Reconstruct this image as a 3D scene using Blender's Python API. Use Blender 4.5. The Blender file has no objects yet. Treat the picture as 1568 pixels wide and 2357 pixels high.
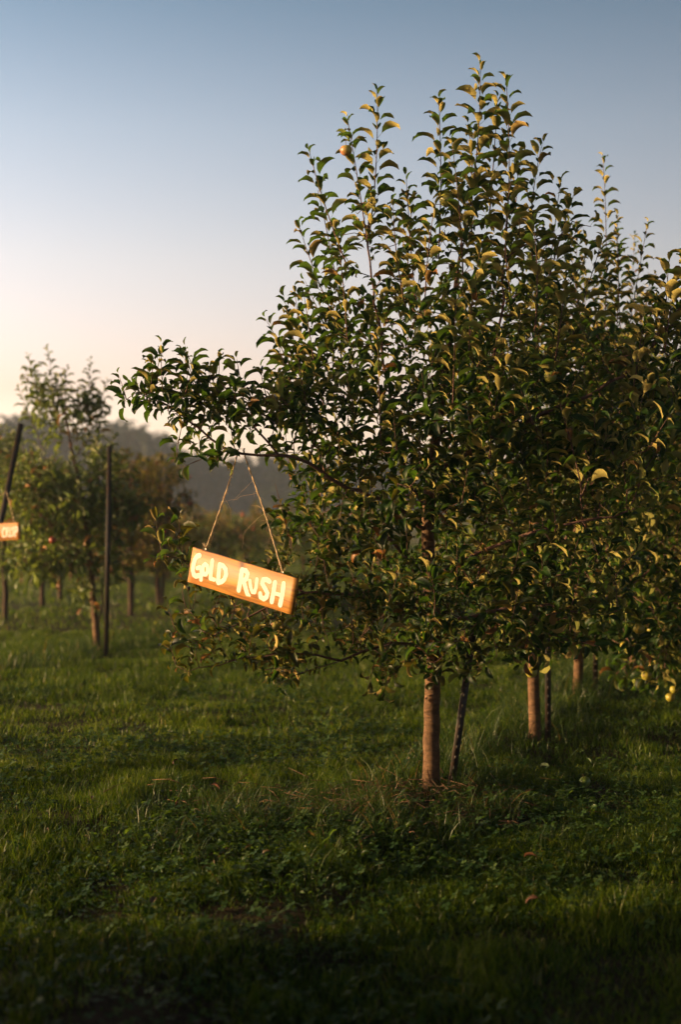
import bpy, math, random
import numpy as np
from mathutils import Vector, Matrix

# ------------------------------------------------------------------ camera, sky, sun, exposure
SC = bpy.context.scene
COL = SC.collection
CAM_Z = 1.5
cam_d = bpy.data.cameras.new("camera")
cam = bpy.data.objects.new("camera", cam_d)
COL.objects.link(cam)
cam.location = (0, 0, CAM_Z)
cam.rotation_euler = (math.radians(90 - 0.5), 0, 0)
cam_d.sensor_fit = 'VERTICAL'
cam_d.sensor_height = 36.0
cam_d.lens = 50.0
cam_d.clip_start = 0.05
cam_d.clip_end = 3000
cam_d.dof.use_dof = True
cam_d.dof.focus_distance = 6.85
cam_d.dof.aperture_fstop = 1.6
SC.camera = cam

SUN_AZ = math.radians(85)      # how far the sun stands to the left of straight behind the camera
SUN_EL = math.radians(9.5)
sx, sy = -math.sin(SUN_AZ), -math.cos(SUN_AZ)
SUN_DIR = Vector((sx * math.cos(SUN_EL), sy * math.cos(SUN_EL), math.sin(SUN_EL)))

world = bpy.data.worlds.new("World")
SC.world = world
world.use_nodes = True
wn = world.node_tree
wn.nodes.clear()
w_out = wn.nodes.new('ShaderNodeOutputWorld')
w_bg = wn.nodes.new('ShaderNodeBackground')
w_sky = wn.nodes.new('ShaderNodeTexSky')
w_sky.sky_type = 'NISHITA'
w_sky.sun_disc = False
w_sky.sun_elevation = SUN_EL
w_sky.sun_rotation = math.atan2(sx, sy)
w_sky.altitude = 0
w_sky.air_density = 1.0
w_sky.dust_density = 2.2
w_sky.ozone_density = 2.0
w_bg.inputs['Strength'].default_value = 0.12
# the dawn sky is paler and pinker towards the horizon and brighter on the sun's side than the model's clear air
w_tc = wn.nodes.new('ShaderNodeTexCoord')
w_sep = wn.nodes.new('ShaderNodeSeparateXYZ')
wn.links.new(w_tc.outputs['Generated'], w_sep.inputs[0])
w_rmp = wn.nodes.new('ShaderNodeValToRGB')
SKY_STOPS = [(0.012, (4.0, 3.15, 3.6)), (.076, (2.2, 1.40, 1.34)), (.166, (1.98, 1.34, 1.18)), (.25, (1.5, 1.14, 1.02)), (.33, (.84, .80, .77)), (.5, (.13, .15, .17))]
while len(w_rmp.color_ramp.elements) < len(SKY_STOPS): w_rmp.color_ramp.elements.new(.5)
for e_, (p_, c_) in zip(w_rmp.color_ramp.elements, SKY_STOPS):
    e_.position = p_; e_.color = (*[v_ / 6 for v_ in c_], 1)
wn.links.new(w_sep.outputs[2], w_rmp.inputs[0])
w_side = wn.nodes.new('ShaderNodeMapRange')
wn.links.new(w_sep.outputs[0], w_side.inputs[0])
w_side.inputs[1].default_value = -.3; w_side.inputs[2].default_value = .35
w_side.inputs[3].default_value = 7.9; w_side.inputs[4].default_value = 3.4
w_m1 = wn.nodes.new('ShaderNodeVectorMath'); w_m1.operation = 'MULTIPLY'
wn.links.new(w_sky.outputs[0], w_m1.inputs[0]); wn.links.new(w_rmp.outputs[0], w_m1.inputs[1])
w_m2 = wn.nodes.new('ShaderNodeVectorMath'); w_m2.operation = 'SCALE'
wn.links.new(w_m1.outputs[0], w_m2.inputs[0]); wn.links.new(w_side.outputs[0], w_m2.inputs['Scale'])
wn.links.new(w_m2.outputs[0], w_bg.inputs[0])
wn.links.new(w_bg.outputs[0], w_out.inputs[0])

sun_d = bpy.data.lights.new("sun", 'SUN')
sun_d.energy = 5.0
sun_d.angle = math.radians(0.5)
sun_d.color = (1.0, 0.67, 0.32)
sun = bpy.data.objects.new("sun", sun_d)
COL.objects.link(sun)
sun.rotation_euler = SUN_DIR.to_track_quat('Z', 'Y').to_euler()

SC.view_settings.view_transform = 'Standard'
SC.view_settings.look = 'None'
SC.view_settings.gamma = 1.0
SC.view_settings.use_curve_mapping = False
SC.view_settings.exposure = 1.1
SC.cycles.max_bounces = 8
SC.cycles.transmission_bounces = 4
SC.cycles.volume_bounces = 0
SC.cycles.use_denoising = True
SC.cycles.sample_clamp_indirect = 6.0

rng = np.random.default_rng(11)
random.seed(5)
F = 50.0 / 36.0 * 2357.0


def W(px, py, d):
    """photo point (photo drawn 1568 wide) at distance d -> world"""
    return np.array([(px - 784.0) / F * d, d, CAM_Z - (py - 1150.0) / F * d])


# ------------------------------------------------------------------ helpers
def tag(o, label=None, cat=None, group=None, kind=None):
    if label: o['label'] = label
    if cat: o['category'] = cat
    if group: o['group'] = group
    if kind: o['kind'] = kind
    return o


def empty(name, loc=(0, 0, 0), rz=0.0):
    o = bpy.data.objects.new(name, None)
    o.empty_display_size = 0.1
    COL.objects.link(o)
    o.location = loc
    o.rotation_euler = (0, 0, rz)
    return o


def mesh_obj(name, V, polys_flat, loop_tot, mat, parent=None, smooth=True, attrs=None, uv=None):
    me = bpy.data.meshes.new(name)
    V = np.asarray(V, dtype=np.float32)
    pf = np.asarray(polys_flat, dtype=np.int32)
    lt = np.asarray(loop_tot, dtype=np.int32)
    me.vertices.add(len(V)); me.vertices.foreach_set('co', V.ravel())
    me.loops.add(len(pf)); me.loops.foreach_set('vertex_index', pf)
    me.polygons.add(len(lt))
    st = np.zeros(len(lt), dtype=np.int32); st[1:] = np.cumsum(lt)[:-1]
    me.polygons.foreach_set('loop_start', st)
    me.polygons.foreach_set('loop_total', lt)
    me.update(calc_edges=True)
    if smooth:
        me.polygons.foreach_set('use_smooth', np.ones(len(lt), dtype=bool))
    if attrs:
        for k, a in attrs.items():
            at = me.attributes.new(k, 'FLOAT', 'POINT')
            at.data.foreach_set('value', np.asarray(a, dtype=np.float32))
    if uv is not None:
        ul = me.uv_layers.new(name='UVMap')
        ul.data.foreach_set('uv', np.asarray(uv, dtype=np.float32)[pf].ravel())
    me.materials.append(mat)
    o = bpy.data.objects.new(name, me)
    COL.objects.link(o)
    if parent is not None: o.parent = parent
    return o


class MB:
    def __init__(s):
        s.v = []; s.f = []; s.n = 0; s.mi = []; s.cur = 0

    def add(s, V, faces):
        for f in faces: s.f.append([i + s.n for i in f]); s.mi.append(s.cur)
        s.v.extend([tuple(p) for p in V]); s.n += len(V)

    def tube(s, P, R, sides=6, caps=True):
        P = [np.asarray(p, float) for p in P]
        n = len(P)
        if np.isscalar(R): R = [R] * n
        rings = []; up = None
        for i in range(n):
            a = P[max(i - 1, 0)]; b = P[min(i + 1, n - 1)]
            t = b - a; t = t / (np.linalg.norm(t) + 1e-9)
            if up is None:
                up = np.array([1., 0, 0]) if abs(t[0]) < .8 else np.array([0, 1., 0])
            u = up - t * np.dot(up, t); u /= (np.linalg.norm(u) + 1e-9); up = u
            w = np.cross(t, u)
            rings.append([P[i] + R[i] * (math.cos(2 * math.pi * k / sides) * u + math.sin(2 * math.pi * k / sides) * w) for k in range(sides)])
        V = [p for r in rings for p in r]
        fs = []
        for i in range(n - 1):
            for k in range(sides):
                k2 = (k + 1) % sides
                fs.append([i * sides + k, i * sides + k2, (i + 1) * sides + k2, (i + 1) * sides + k])
        if caps:
            fs.append(list(range(sides))[::-1]); fs.append([(n - 1) * sides + k for k in range(sides)])
        s.add(V, fs)

    def box(s, c, sz, M=None):
        c = np.asarray(c, float); h = np.asarray(sz, float) / 2
        V = [np.array([x, y, z]) * h for x in (-1, 1) for y in (-1, 1) for z in (-1, 1)]
        if M is not None: V = [M @ v for v in V]
        V = [v + c for v in V]
        s.add(V, [[0, 1, 3, 2], [4, 6, 7, 5], [0, 4, 5, 1], [2, 3, 7, 6], [0, 2, 6, 4], [1, 5, 7, 3]])

    def build(s, name, mat, parent=None, smooth=True):
        pf = [i for f in s.f for i in f]
        mats = mat if isinstance(mat, (list, tuple)) else [mat]
        o = mesh_obj(name, np.array(s.v), pf, [len(f) for f in s.f], mats[0], parent, smooth)
        for m_ in mats[1:]: o.data.materials.append(m_)
        if len(mats) > 1: o.data.polygons.foreach_set('material_index', np.array(s.mi, dtype=np.int32))
        return o


def copy_tree(o, parent=None):
    c = o.copy(); COL.objects.link(c)
    if parent is not None:
        c.parent = parent
    for ch in list(o.children):
        copy_tree(ch, c)
    return c


# ------------------------------------------------------------------ materials
def newmat(name):
    m = bpy.data.materials.new(name); m.use_nodes = True
    nt = m.node_tree; nt.nodes.clear()
    out = nt.nodes.new('ShaderNodeOutputMaterial')
    return m, nt, out


def N(nt, t, **kw):
    n = nt.nodes.new(t)
    for k, v in kw.items():
        if k in n.inputs: n.inputs[k].default_value = v
        else: setattr(n, k, v)
    return n


def mixc(nt, fac, a, b, blend='MIX'):
    n = nt.nodes.new('ShaderNodeMix'); n.data_type = 'RGBA'; n.blend_type = blend
    for sock, v in ((n.inputs[0], fac), (n.inputs[6], a), (n.inputs[7], b)):
        if isinstance(v, (float, int)): sock.default_value = v
        elif isinstance(v, tuple): sock.default_value = (*v, 1) if len(v) == 3 else v
        else: nt.links.new(v, sock)
    return n.outputs[2]


def ramp(nt, fac, stops):
    r = nt.nodes.new('ShaderNodeValToRGB')
    el = r.color_ramp.elements
    while len(el) < len(stops): el.new(0.5)
    for e, (p, c) in zip(el, stops):
        e.position = p; e.color = (*c, 1)
    nt.links.new(fac, r.inputs[0])
    return r.outputs[0]


def leaf_mat(name, topA, topB, under, odd, odd_share=0.04, transl=0.22, rough=0.42):
    m, nt, out = newmat(name)
    at = N(nt, 'ShaderNodeAttribute', attribute_name='rnd')
    uv = N(nt, 'ShaderNodeUVMap')
    geo = N(nt, 'ShaderNodeNewGeometry')
    noi = N(nt, 'ShaderNodeTexNoise', Scale=90.0, Detail=2.0)
    tc = N(nt, 'ShaderNodeTexCoord'); nt.links.new(tc.outputs['Object'], noi.inputs['Vector'])
    top = mixc(nt, at.outputs['Fac'], topA, topB)
    sep = N(nt, 'ShaderNodeSeparateXYZ'); nt.links.new(uv.outputs[0], sep.inputs[0])
    # midrib is paler
    ab = N(nt, 'ShaderNodeMath', operation='SUBTRACT'); nt.links.new(sep.outputs[0], ab.inputs[0]); ab.inputs[1].default_value = 0.5
    ab2 = N(nt, 'ShaderNodeMath', operation='ABSOLUTE'); nt.links.new(ab.outputs[0], ab2.inputs[0])
    rib = N(nt, 'ShaderNodeMapRange'); nt.links.new(ab2.outputs[0], rib.inputs[0])
    rib.inputs[1].default_value = 0.0; rib.inputs[2].default_value = 0.12; rib.inputs[3].default_value = 0.45; rib.inputs[4].default_value = 0.0
    top = mixc(nt, rib.outputs[0], top, tuple(min(1, c * 2.2 + .02) for c in topB))
    # blotches
    bl = N(nt, 'ShaderNodeMapRange'); nt.links.new(noi.outputs[0], bl.inputs[0])
    bl.inputs[1].default_value = 0.62; bl.inputs[2].default_value = 0.72; bl.inputs[3].default_value = 0; bl.inputs[4].default_value = .5
    top = mixc(nt, bl.outputs[0], top, tuple(c * .7 + o * .3 for c, o in zip(topA, odd)))
    gt = N(nt, 'ShaderNodeMath', operation='GREATER_THAN'); nt.links.new(at.outputs['Fac'], gt.inputs[0]); gt.inputs[1].default_value = 1 - odd_share
    top = mixc(nt, gt.outputs[0], top, odd)
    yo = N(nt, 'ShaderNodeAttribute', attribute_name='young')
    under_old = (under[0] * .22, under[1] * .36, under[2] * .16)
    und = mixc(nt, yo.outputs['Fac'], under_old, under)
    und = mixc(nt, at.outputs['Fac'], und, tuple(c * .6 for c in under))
    und = mixc(nt, gt.outputs[0], und, tuple(c * .5 + o * .5 for c, o in zip(under, odd)))
    col = mixc(nt, geo.outputs['Backfacing'], top, und)
    p = N(nt, 'ShaderNodeBsdfPrincipled'); nt.links.new(col, p.inputs['Base Color'])
    rr = N(nt, 'ShaderNodeMapRange'); nt.links.new(geo.outputs['Backfacing'], rr.inputs[0]); rr.inputs[3].default_value = rough; rr.inputs[4].default_value = .8
    nt.links.new(rr.outputs[0], p.inputs['Roughness'])
    p.inputs['Specular IOR Level'].default_value = 0.22
    t = N(nt, 'ShaderNodeBsdfTranslucent')
    tcn = mixc(nt, gt.outputs[0], tuple(min(1, c * 3.4) for c in (topB[0] * 1.25, topB[1], topB[2] * .5)), odd)
    nt.links.new(tcn, t.inputs[0])
    mx = N(nt, 'ShaderNodeMixShader'); mx.inputs[0].default_value = transl
    nt.links.new(p.outputs[0], mx.inputs[1]); nt.links.new(t.outputs[0], mx.inputs[2])
    nt.links.new(mx.outputs[0], out.inputs[0])
    return m


M_leaf = leaf_mat('apple_leaf', (.0035, .012, .003), (.015, .042, .004), (.46, .40, .12), (.14, .07, .02), .015, .34, .5)
M_leaf_old = leaf_mat('apple_leaf_turning', (.006, .014, .003), (.036, .044, .005), (.42, .31, .10), (.20, .085, .02), .08, .26)
M_leaf_pale = leaf_mat('apple_leaf_pale', (.022, .048, .013), (.06, .10, .022), (.38, .42, .22), (.26, .13, .04), .05, .26)
M_leaf_far = leaf_mat('woodland_leaf', (.006, .014, .008), (.015, .025, .012), (.018, .026, .012), (.03, .025, .01), .05, .15, .7)


def bark_mat(name, a, b, c, sc=1.0, rough=.85):
    m, nt, out = newmat(name)
    tc = N(nt, 'ShaderNodeTexCoord')
    mp = N(nt, 'ShaderNodeMapping'); mp.inputs['Scale'].default_value = (1 * sc, 1 * sc, 2.2 * sc)
    nt.links.new(tc.outputs['Object'], mp.inputs[0])
    n1 = N(nt, 'ShaderNodeTexNoise', Scale=14.0, Detail=6.0, Roughness=.65); nt.links.new(mp.outputs[0], n1.inputs['Vector'])
    mp2 = N(nt, 'ShaderNodeMapping'); mp2.inputs['Scale'].default_value = (14 * sc, 14 * sc, 95 * sc)
    nt.links.new(tc.outputs['Object'], mp2.inputs[0])
    n2 = N(nt, 'ShaderNodeTexNoise', Scale=1.0, Detail=3.0); nt.links.new(mp2.outputs[0], n2.inputs['Vector'])
    col = ramp(nt, n1.outputs[0], [(.3, a), (.55, b), (.75, c)])
    len_ = ramp(nt, n2.outputs[0], [(.58, (1, 1, 1)), (.7, (1.35, 1.3, 1.25))])
    col = mixc(nt, .8, col, len_, 'MULTIPLY')
    p = N(nt, 'ShaderNodeBsdfPrincipled', Roughness=rough); nt.links.new(col, p.inputs['Base Color'])
    p.inputs['Specular IOR Level'].default_value = .3
    ad = N(nt, 'ShaderNodeMath', operation='ADD'); nt.links.new(n1.outputs[0], ad.inputs[0]); nt.links.new(n2.outputs[0], ad.inputs[1])
    bp = N(nt, 'ShaderNodeBump', Strength=.9, Distance=.009); nt.links.new(ad.outputs[0], bp.inputs['Height'])
    nt.links.new(bp.outputs[0], p.inputs['Normal'])
    nt.links.new(p.outputs[0], out.inputs[0])
    return m


M_bark = bark_mat('apple_bark', (.045, .026, .014), (.110, .062, .030), (.18, .11, .06))
M_bark_dark = bark_mat('dark_bark', (.02, .012, .008), (.045, .026, .016), (.08, .05, .03))
M_twig = bark_mat('twig_bark', (.06, .03, .022), (.11, .055, .04), (.16, .09, .06), 2.0, .6)


def simple_mat(name, col, rough=.6, metal=0.0, noise=None, col2=None, nscale=30, bump=0.0, spec=.4):
    m, nt, out = newmat(name)
    p = N(nt, 'ShaderNodeBsdfPrincipled', Roughness=rough, Metallic=metal)
    p.inputs['Specular IOR Level'].default_value = spec
    if col2 is not None:
        tc = N(nt, 'ShaderNodeTexCoord')
        n1 = N(nt, 'ShaderNodeTexNoise', Scale=float(nscale), Detail=5.0); nt.links.new(tc.outputs['Object'], n1.inputs['Vector'])
        c = ramp(nt, n1.outputs[0], [(.42, col), (.62, col2)])
        nt.links.new(c, p.inputs['Base Color'])
        if bump:
            bp = N(nt, 'ShaderNodeBump', Strength=bump, Distance=.004); nt.links.new(n1.outputs[0], bp.inputs['Height']); nt.links.new(bp.outputs[0], p.inputs['Normal'])
    else:
        p.inputs['Base Color'].default_value = (*col, 1)
    nt.links.new(p.outputs[0], out.inputs[0])
    return m


M_post = simple_mat('dark_painted_steel', (.012, .012, .011), .55, .0, col2=(.035, .018, .01), nscale=25, bump=.3)
M_stud = simple_mat('worn_steel', (.07, .065, .055), .5, .3, col2=(.025, .02, .015), nscale=60)
M_flange = simple_mat('rusty_steel', (.02, .012, .008), .75, .0, col2=(.08, .032, .015), nscale=40, bump=.4)
M_twine = simple_mat('jute_twine', (.42, .30, .16), .9, col2=(.56, .43, .26), nscale=200)
M_paint = simple_mat('cream_paint', (.64, .59, .53), .6, col2=(.57, .51, .44), nscale=14)
M_staple = simple_mat('staple_steel', (.5, .48, .45), .35, .9)
M_stem = simple_mat('apple_stalk', (.10, .06, .03), .8)


def apple_mat(name, a, b):
    m, nt, out = newmat(name)
    tc = N(nt, 'ShaderNodeTexCoord')
    n1 = N(nt, 'ShaderNodeTexNoise', Scale=9.0, Detail=3.0); nt.links.new(tc.outputs['Object'], n1.inputs['Vector'])
    n2 = N(nt, 'ShaderNodeTexNoise', Scale=260.0, Detail=1.0); nt.links.new(tc.outputs['Object'], n2.inputs['Vector'])
    c = ramp(nt, n1.outputs[0], [(.4, a), (.62, b)])
    c = mixc(nt, ramp(nt, n2.outputs[0], [(.66, (0, 0, 0)), (.7, (.35, .35, .35))]), c, (.4, .3, .12))
    p = N(nt, 'ShaderNodeBsdfPrincipled', Roughness=.38); nt.links.new(c, p.inputs['Base Color'])
    p.inputs['Subsurface Weight'].default_value = 0.0
    nt.links.new(p.outputs[0], out.inputs[0])
    return m


M_apple_y = apple_mat('yellow_apple', (.27, .22, .025), (.24, .23, .03))
M_apple_g = apple_mat('green_apple', (.12, .18, .03), (.22, .23, .04))
M_apple_b = apple_mat('blushed_apple', (.30, .27, .05), (.30, .12, .05))
M_apple_r = apple_mat('red_apple', (.22, .02, .015), (.26, .05, .02))


def wood_mat(name):
    m, nt, out = newmat(name)
    tc = N(nt, 'ShaderNodeTexCoord')
    mp = N(nt, 'ShaderNodeMapping'); mp.inputs['Scale'].default_value = (1.6, 6, 26)
    nt.links.new(tc.outputs['Object'], mp.inputs[0])
    n1 = N(nt, 'ShaderNodeTexNoise', Scale=1.6, Detail=6.0, Roughness=.6, Distortion=1.2); nt.links.new(mp.outputs[0], n1.inputs['Vector'])
    mp3 = N(nt, 'ShaderNodeMapping'); mp3.inputs['Scale'].default_value = (5, 1, 9)
    nt.links.new(tc.outputs['Object'], mp3.inputs[0])
    n3 = N(nt, 'ShaderNodeTexNoise', Scale=1.2, Detail=3.0); nt.links.new(mp3.outputs[0], n3.inputs['Vector'])
    col = ramp(nt, n1.outputs[0], [(.3, (.15, .052, .008)), (.5, (.34, .155, .022)), (.68, (.46, .215, .028))])
    st = ramp(nt, n3.outputs[0], [(.42, (0, 0, 0)), (.30, (1, 1, 1))])
    st = ramp(nt, n3.outputs[0], [(.30, (.9, .9, .9)), (.52, (0, 0, 0))])
    col = mixc(nt, st, col, (.30, .11, .03))
    # knot near the top edge: distance from the knot's place on the board
    mk = N(nt, 'ShaderNodeMapping'); mk.inputs['Location'].default_value = (.008, 0, -.040); mk.inputs['Scale'].default_value = (1, 0, .55)
    nt.links.new(tc.outputs['Object'], mk.inputs[0])
    ln = N(nt, 'ShaderNodeVectorMath', operation='LENGTH'); nt.links.new(mk.outputs[0], ln.inputs[0])
    ks = ramp(nt, ln.outputs['Value'], [(.006, (.95, .95, .95)), (.012, (.55, .55, .55)), (.03, (0, 0, 0))])
    col = mixc(nt, ks, col, (.10, .03, .012))
    p = N(nt, 'ShaderNodeBsdfPrincipled', Roughness=.5); nt.links.new(col, p.inputs['Base Color'])
    bp = N(nt, 'ShaderNodeBump', Strength=.25, Distance=.002); nt.links.new(n1.outputs[0], bp.inputs['Height']); nt.links.new(bp.outputs[0], p.inputs['Normal'])
    nt.links.new(p.outputs[0], out.inputs[0])
    return m


M_wood = wood_mat('stained_pine')


def blade_mat(name, stops, transl=.25, rough=.38):
    m, nt, out = newmat(name)
    at = N(nt, 'ShaderNodeAttribute', attribute_name='rnd')
    col = ramp(nt, at.outputs['Fac'], stops)
    p = N(nt, 'ShaderNodeBsdfPrincipled', Roughness=rough); nt.links.new(col, p.inputs['Base Color'])
    p.inputs['Specular IOR Level'].default_value = .16
    t = N(nt, 'ShaderNodeBsdfTranslucent')
    c2 = mixc(nt, 1.0, col, (2.0, 2.2, .9), 'MULTIPLY'); nt.links.new(c2, t.inputs[0])
    mx = N(nt, 'ShaderNodeMixShader'); mx.inputs[0].default_value = transl
    nt.links.new(p.outputs[0], mx.inputs[1]); nt.links.new(t.outputs[0], mx.inputs[2])
    nt.links.new(mx.outputs[0], out.inputs[0])
    return m


M_grass = blade_mat('grass_blades', [(0, (.003, .013, .002)), (.35, (.019, .047, .003)), (.7, (.10, .14, .008)), (.93, (.15, .165, .018)), (1, (.19, .15, .05))], .32)
M_tall = blade_mat('long_grass_blades', [(0, (.012, .03, .008)), (.5, (.032, .06, .012)), (.72, (.07, .09, .022)), (.82, (.13, .09, .035)), (1, (.16, .08, .03))])
M_clover = blade_mat('clover_leaf', [(0, (.012, .034, .009)), (.7, (.03, .065, .016)), (1, (.06, .095, .028))], .2, .55)


def ground_mat():
    m, nt, out = newmat('turf_soil')
    tc = N(nt, 'ShaderNodeTexCoord')
    n1 = N(nt, 'ShaderNodeTexNoise', Scale=.8, Detail=8.0, Roughness=.7); nt.links.new(tc.outputs['Object'], n1.inputs['Vector'])
    n2 = N(nt, 'ShaderNodeTexNoise', Scale=30.0, Detail=5.0, Roughness=.7); nt.links.new(tc.outputs['Object'], n2.inputs['Vector'])
    soil = ramp(nt, n2.outputs[0], [(.3, (.018, .016, .008)), (.7, (.05, .035, .018))])
    turf = ramp(nt, n1.outputs[0], [(.3, (.030, .055, .014)), (.7, (.075, .095, .028))])
    sp = N(nt, 'ShaderNodeSeparateXYZ'); nt.links.new(tc.outputs['Object'], sp.inputs[0])
    mr = N(nt, 'ShaderNodeMapRange'); nt.links.new(sp.outputs[1], mr.inputs[0])
    mr.inputs[1].default_value = 14; mr.inputs[2].default_value = 30
    far = ramp(nt, n1.outputs[0], [(.3, (.06, .075, .025)), (.7, (.12, .115, .045))])
    mr2 = N(nt, 'ShaderNodeMapRange'); nt.links.new(sp.outputs[1], mr2.inputs[0])
    mr2.inputs[1].default_value = 35; mr2.inputs[2].default_value = 50
    c = mixc(nt, mr.outputs[0], soil, turf)
    c = mixc(nt, mr2.outputs[0], c, far)
    p = N(nt, 'ShaderNodeBsdfPrincipled', Roughness=.95); nt.links.new(c, p.inputs['Base Color'])
    p.inputs['Specular IOR Level'].default_value = .1
    bp = N(nt, 'ShaderNodeBump', Strength=.8, Distance=.03); nt.links.new(n2.outputs[0], bp.inputs['Height']); nt.links.new(bp.outputs[0], p.inputs['Normal'])
    nt.links.new(p.outputs[0], out.inputs[0])
    return m


M_ground = ground_mat()


# ------------------------------------------------------------------ smooth value noise (for terrain, grass patches)
def make_noise(seed, n=64):
    g = np.random.default_rng(seed).random((n, n))

    def f(x, y):
        x = np.asarray(x, float); y = np.asarray(y, float)
        xi = np.floor(x).astype(int); yi = np.floor(y).astype(int)
        fx = x - xi; fy = y - yi
        fx = fx * fx * (3 - 2 * fx); fy = fy * fy * (3 - 2 * fy)
        a = g[xi % n, yi % n]; b = g[(xi + 1) % n, yi % n]; c = g[xi % n, (yi + 1) % n]; d = g[(xi + 1) % n, (yi + 1) % n]
        return (a * (1 - fx) + b * fx) * (1 - fy) + (c * (1 - fx) + d * fx) * fy
    return f


nzA, nzB, nzC = make_noise(1), make_noise(2), make_noise(3)


def row_dist(x, y):
    """distance from the line the trees of the main row stand on"""
    dx = x - 0.457; dy = y - 7.2
    return np.abs(dx * 0.938 - dy * 0.347)


def ground_z(x, y):
    x = np.asarray(x, float); y = np.asarray(y, float)
    z = 0.07 * (nzA(x * .45 + 3, y * .45) - .5) + .035 * (nzB(x * 1.6, y * 1.6) - .5) + .014 * (nzC(x * 5, y * 5) - .5)
    z = z * np.clip(1 - (y - 20) / 30, 0, 1)
    bump = .035 * np.exp(-(row_dist(x, y) / .35) ** 2) * np.clip(1 - (y - 15) / 10, 0, 1)
    return z + bump


def build_ground():
    xs = np.concatenate([-np.geomspace(420, 6, 26)[:-1], np.linspace(-6, 6, 121), np.geomspace(6, 420, 26)[1:]])
    ys = np.concatenate([np.array([-300, -120, -60, -30, -15, -8, -4, -2, 0, 1.5]), np.linspace(2.4, 16, 137), np.geomspace(16.2, 480, 46)])
    X, Y = np.meshgrid(xs, ys)
    Z = ground_z(X, Y)
    nx, ny = len(xs), len(ys)
    V = np.stack([X.ravel(), Y.ravel(), Z.ravel()], 1)
    i = (np.arange(ny - 1)[:, None] * nx + np.arange(nx - 1)[None]).ravel()
    fs = np.stack([i, i + 1, i + 1 + nx, i + nx], 1)
    o = mesh_obj('ground', V, fs.ravel(), np.full(len(fs), 4), M_ground)
    tag(o, kind='structure')
    return o


build_ground()


# ------------------------------------------------------------------ leaves
def leaf_templates(k=8, seed=3, ns=6, apple=True):
    r = np.random.default_rng(seed)
    T = []
    for q in range(k):
        t = np.linspace(0, 1, ns + 1)
        wd = np.sin(np.pi * np.clip(t, 0, 1) ** .82) ** .75
        wd = wd * (.27 + .03 * r.standard_normal())
        wd[0] = .02; wd[-1] = .004
        curl = r.uniform(.7, 1.9)            # total bend along the leaf
        fold = r.uniform(.3, 1.05)          # sides raised
        tw = r.uniform(-.5, .5)
        ang = .35 - curl * t ** 1.25
        dx = np.cos(ang); dz = np.sin(ang)
        X = np.concatenate([[0], np.cumsum((dx[1:] + dx[:-1]) / 2)]) / ns
        Z = np.concatenate([[0], np.cumsum((dz[1:] + dz[:-1]) / 2)]) / ns
        V = []; UV = []
        for i in range(ns + 1):
            ph = tw * t[i]
            wob = .03 * math.sin(i * 2.4 + q) * (0 < i < ns)
            for s in (-1, 0, 1):
                y = s * wd[i] * math.cos(fold)
                z = abs(s) * (wd[i] * math.sin(fold) + wob * s)
                y2 = y * math.cos(ph) - z * math.sin(ph); z2 = y * math.sin(ph) + z * math.cos(ph)
                V.append((X[i] - z2 * math.sin(ang[i]), y2, Z[i] + z2 * math.cos(ang[i])))
                UV.append((s * .5 + .5, t[i]))
        fs = []
        for i in range(ns):
            for s in (0, 1):
                a = i * 3 + s
                fs.append((a, a + 3, a + 4, a + 1))
        # petiole
        b = len(V)
        V += [(-.28, -.011, -.10), (-.28, .011, -.10), (0, .011, 0), (0, -.011, 0)]
        UV += [(.5, 0)] * 4
        fs.append((b, b + 3, b + 2, b + 1))
        V = np.array(V); V[:, 0] += .28; V[:, 2] += .10
        T.append((V, np.array(fs), np.array(UV)))
    # orient so that +Z is the upper surface
    out = []
    for V, fs, UV in T:
        a, b, c = V[fs[2][0]], V[fs[2][1]], V[fs[2][2]]
        if np.cross(b - a, c - a)[2] < 0: fs = fs[:, ::-1]
        out.append((V, fs, UV))
    return out


LT = leaf_templates(8, 3, 6)
LT_low = leaf_templates(5, 4, 3)


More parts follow.
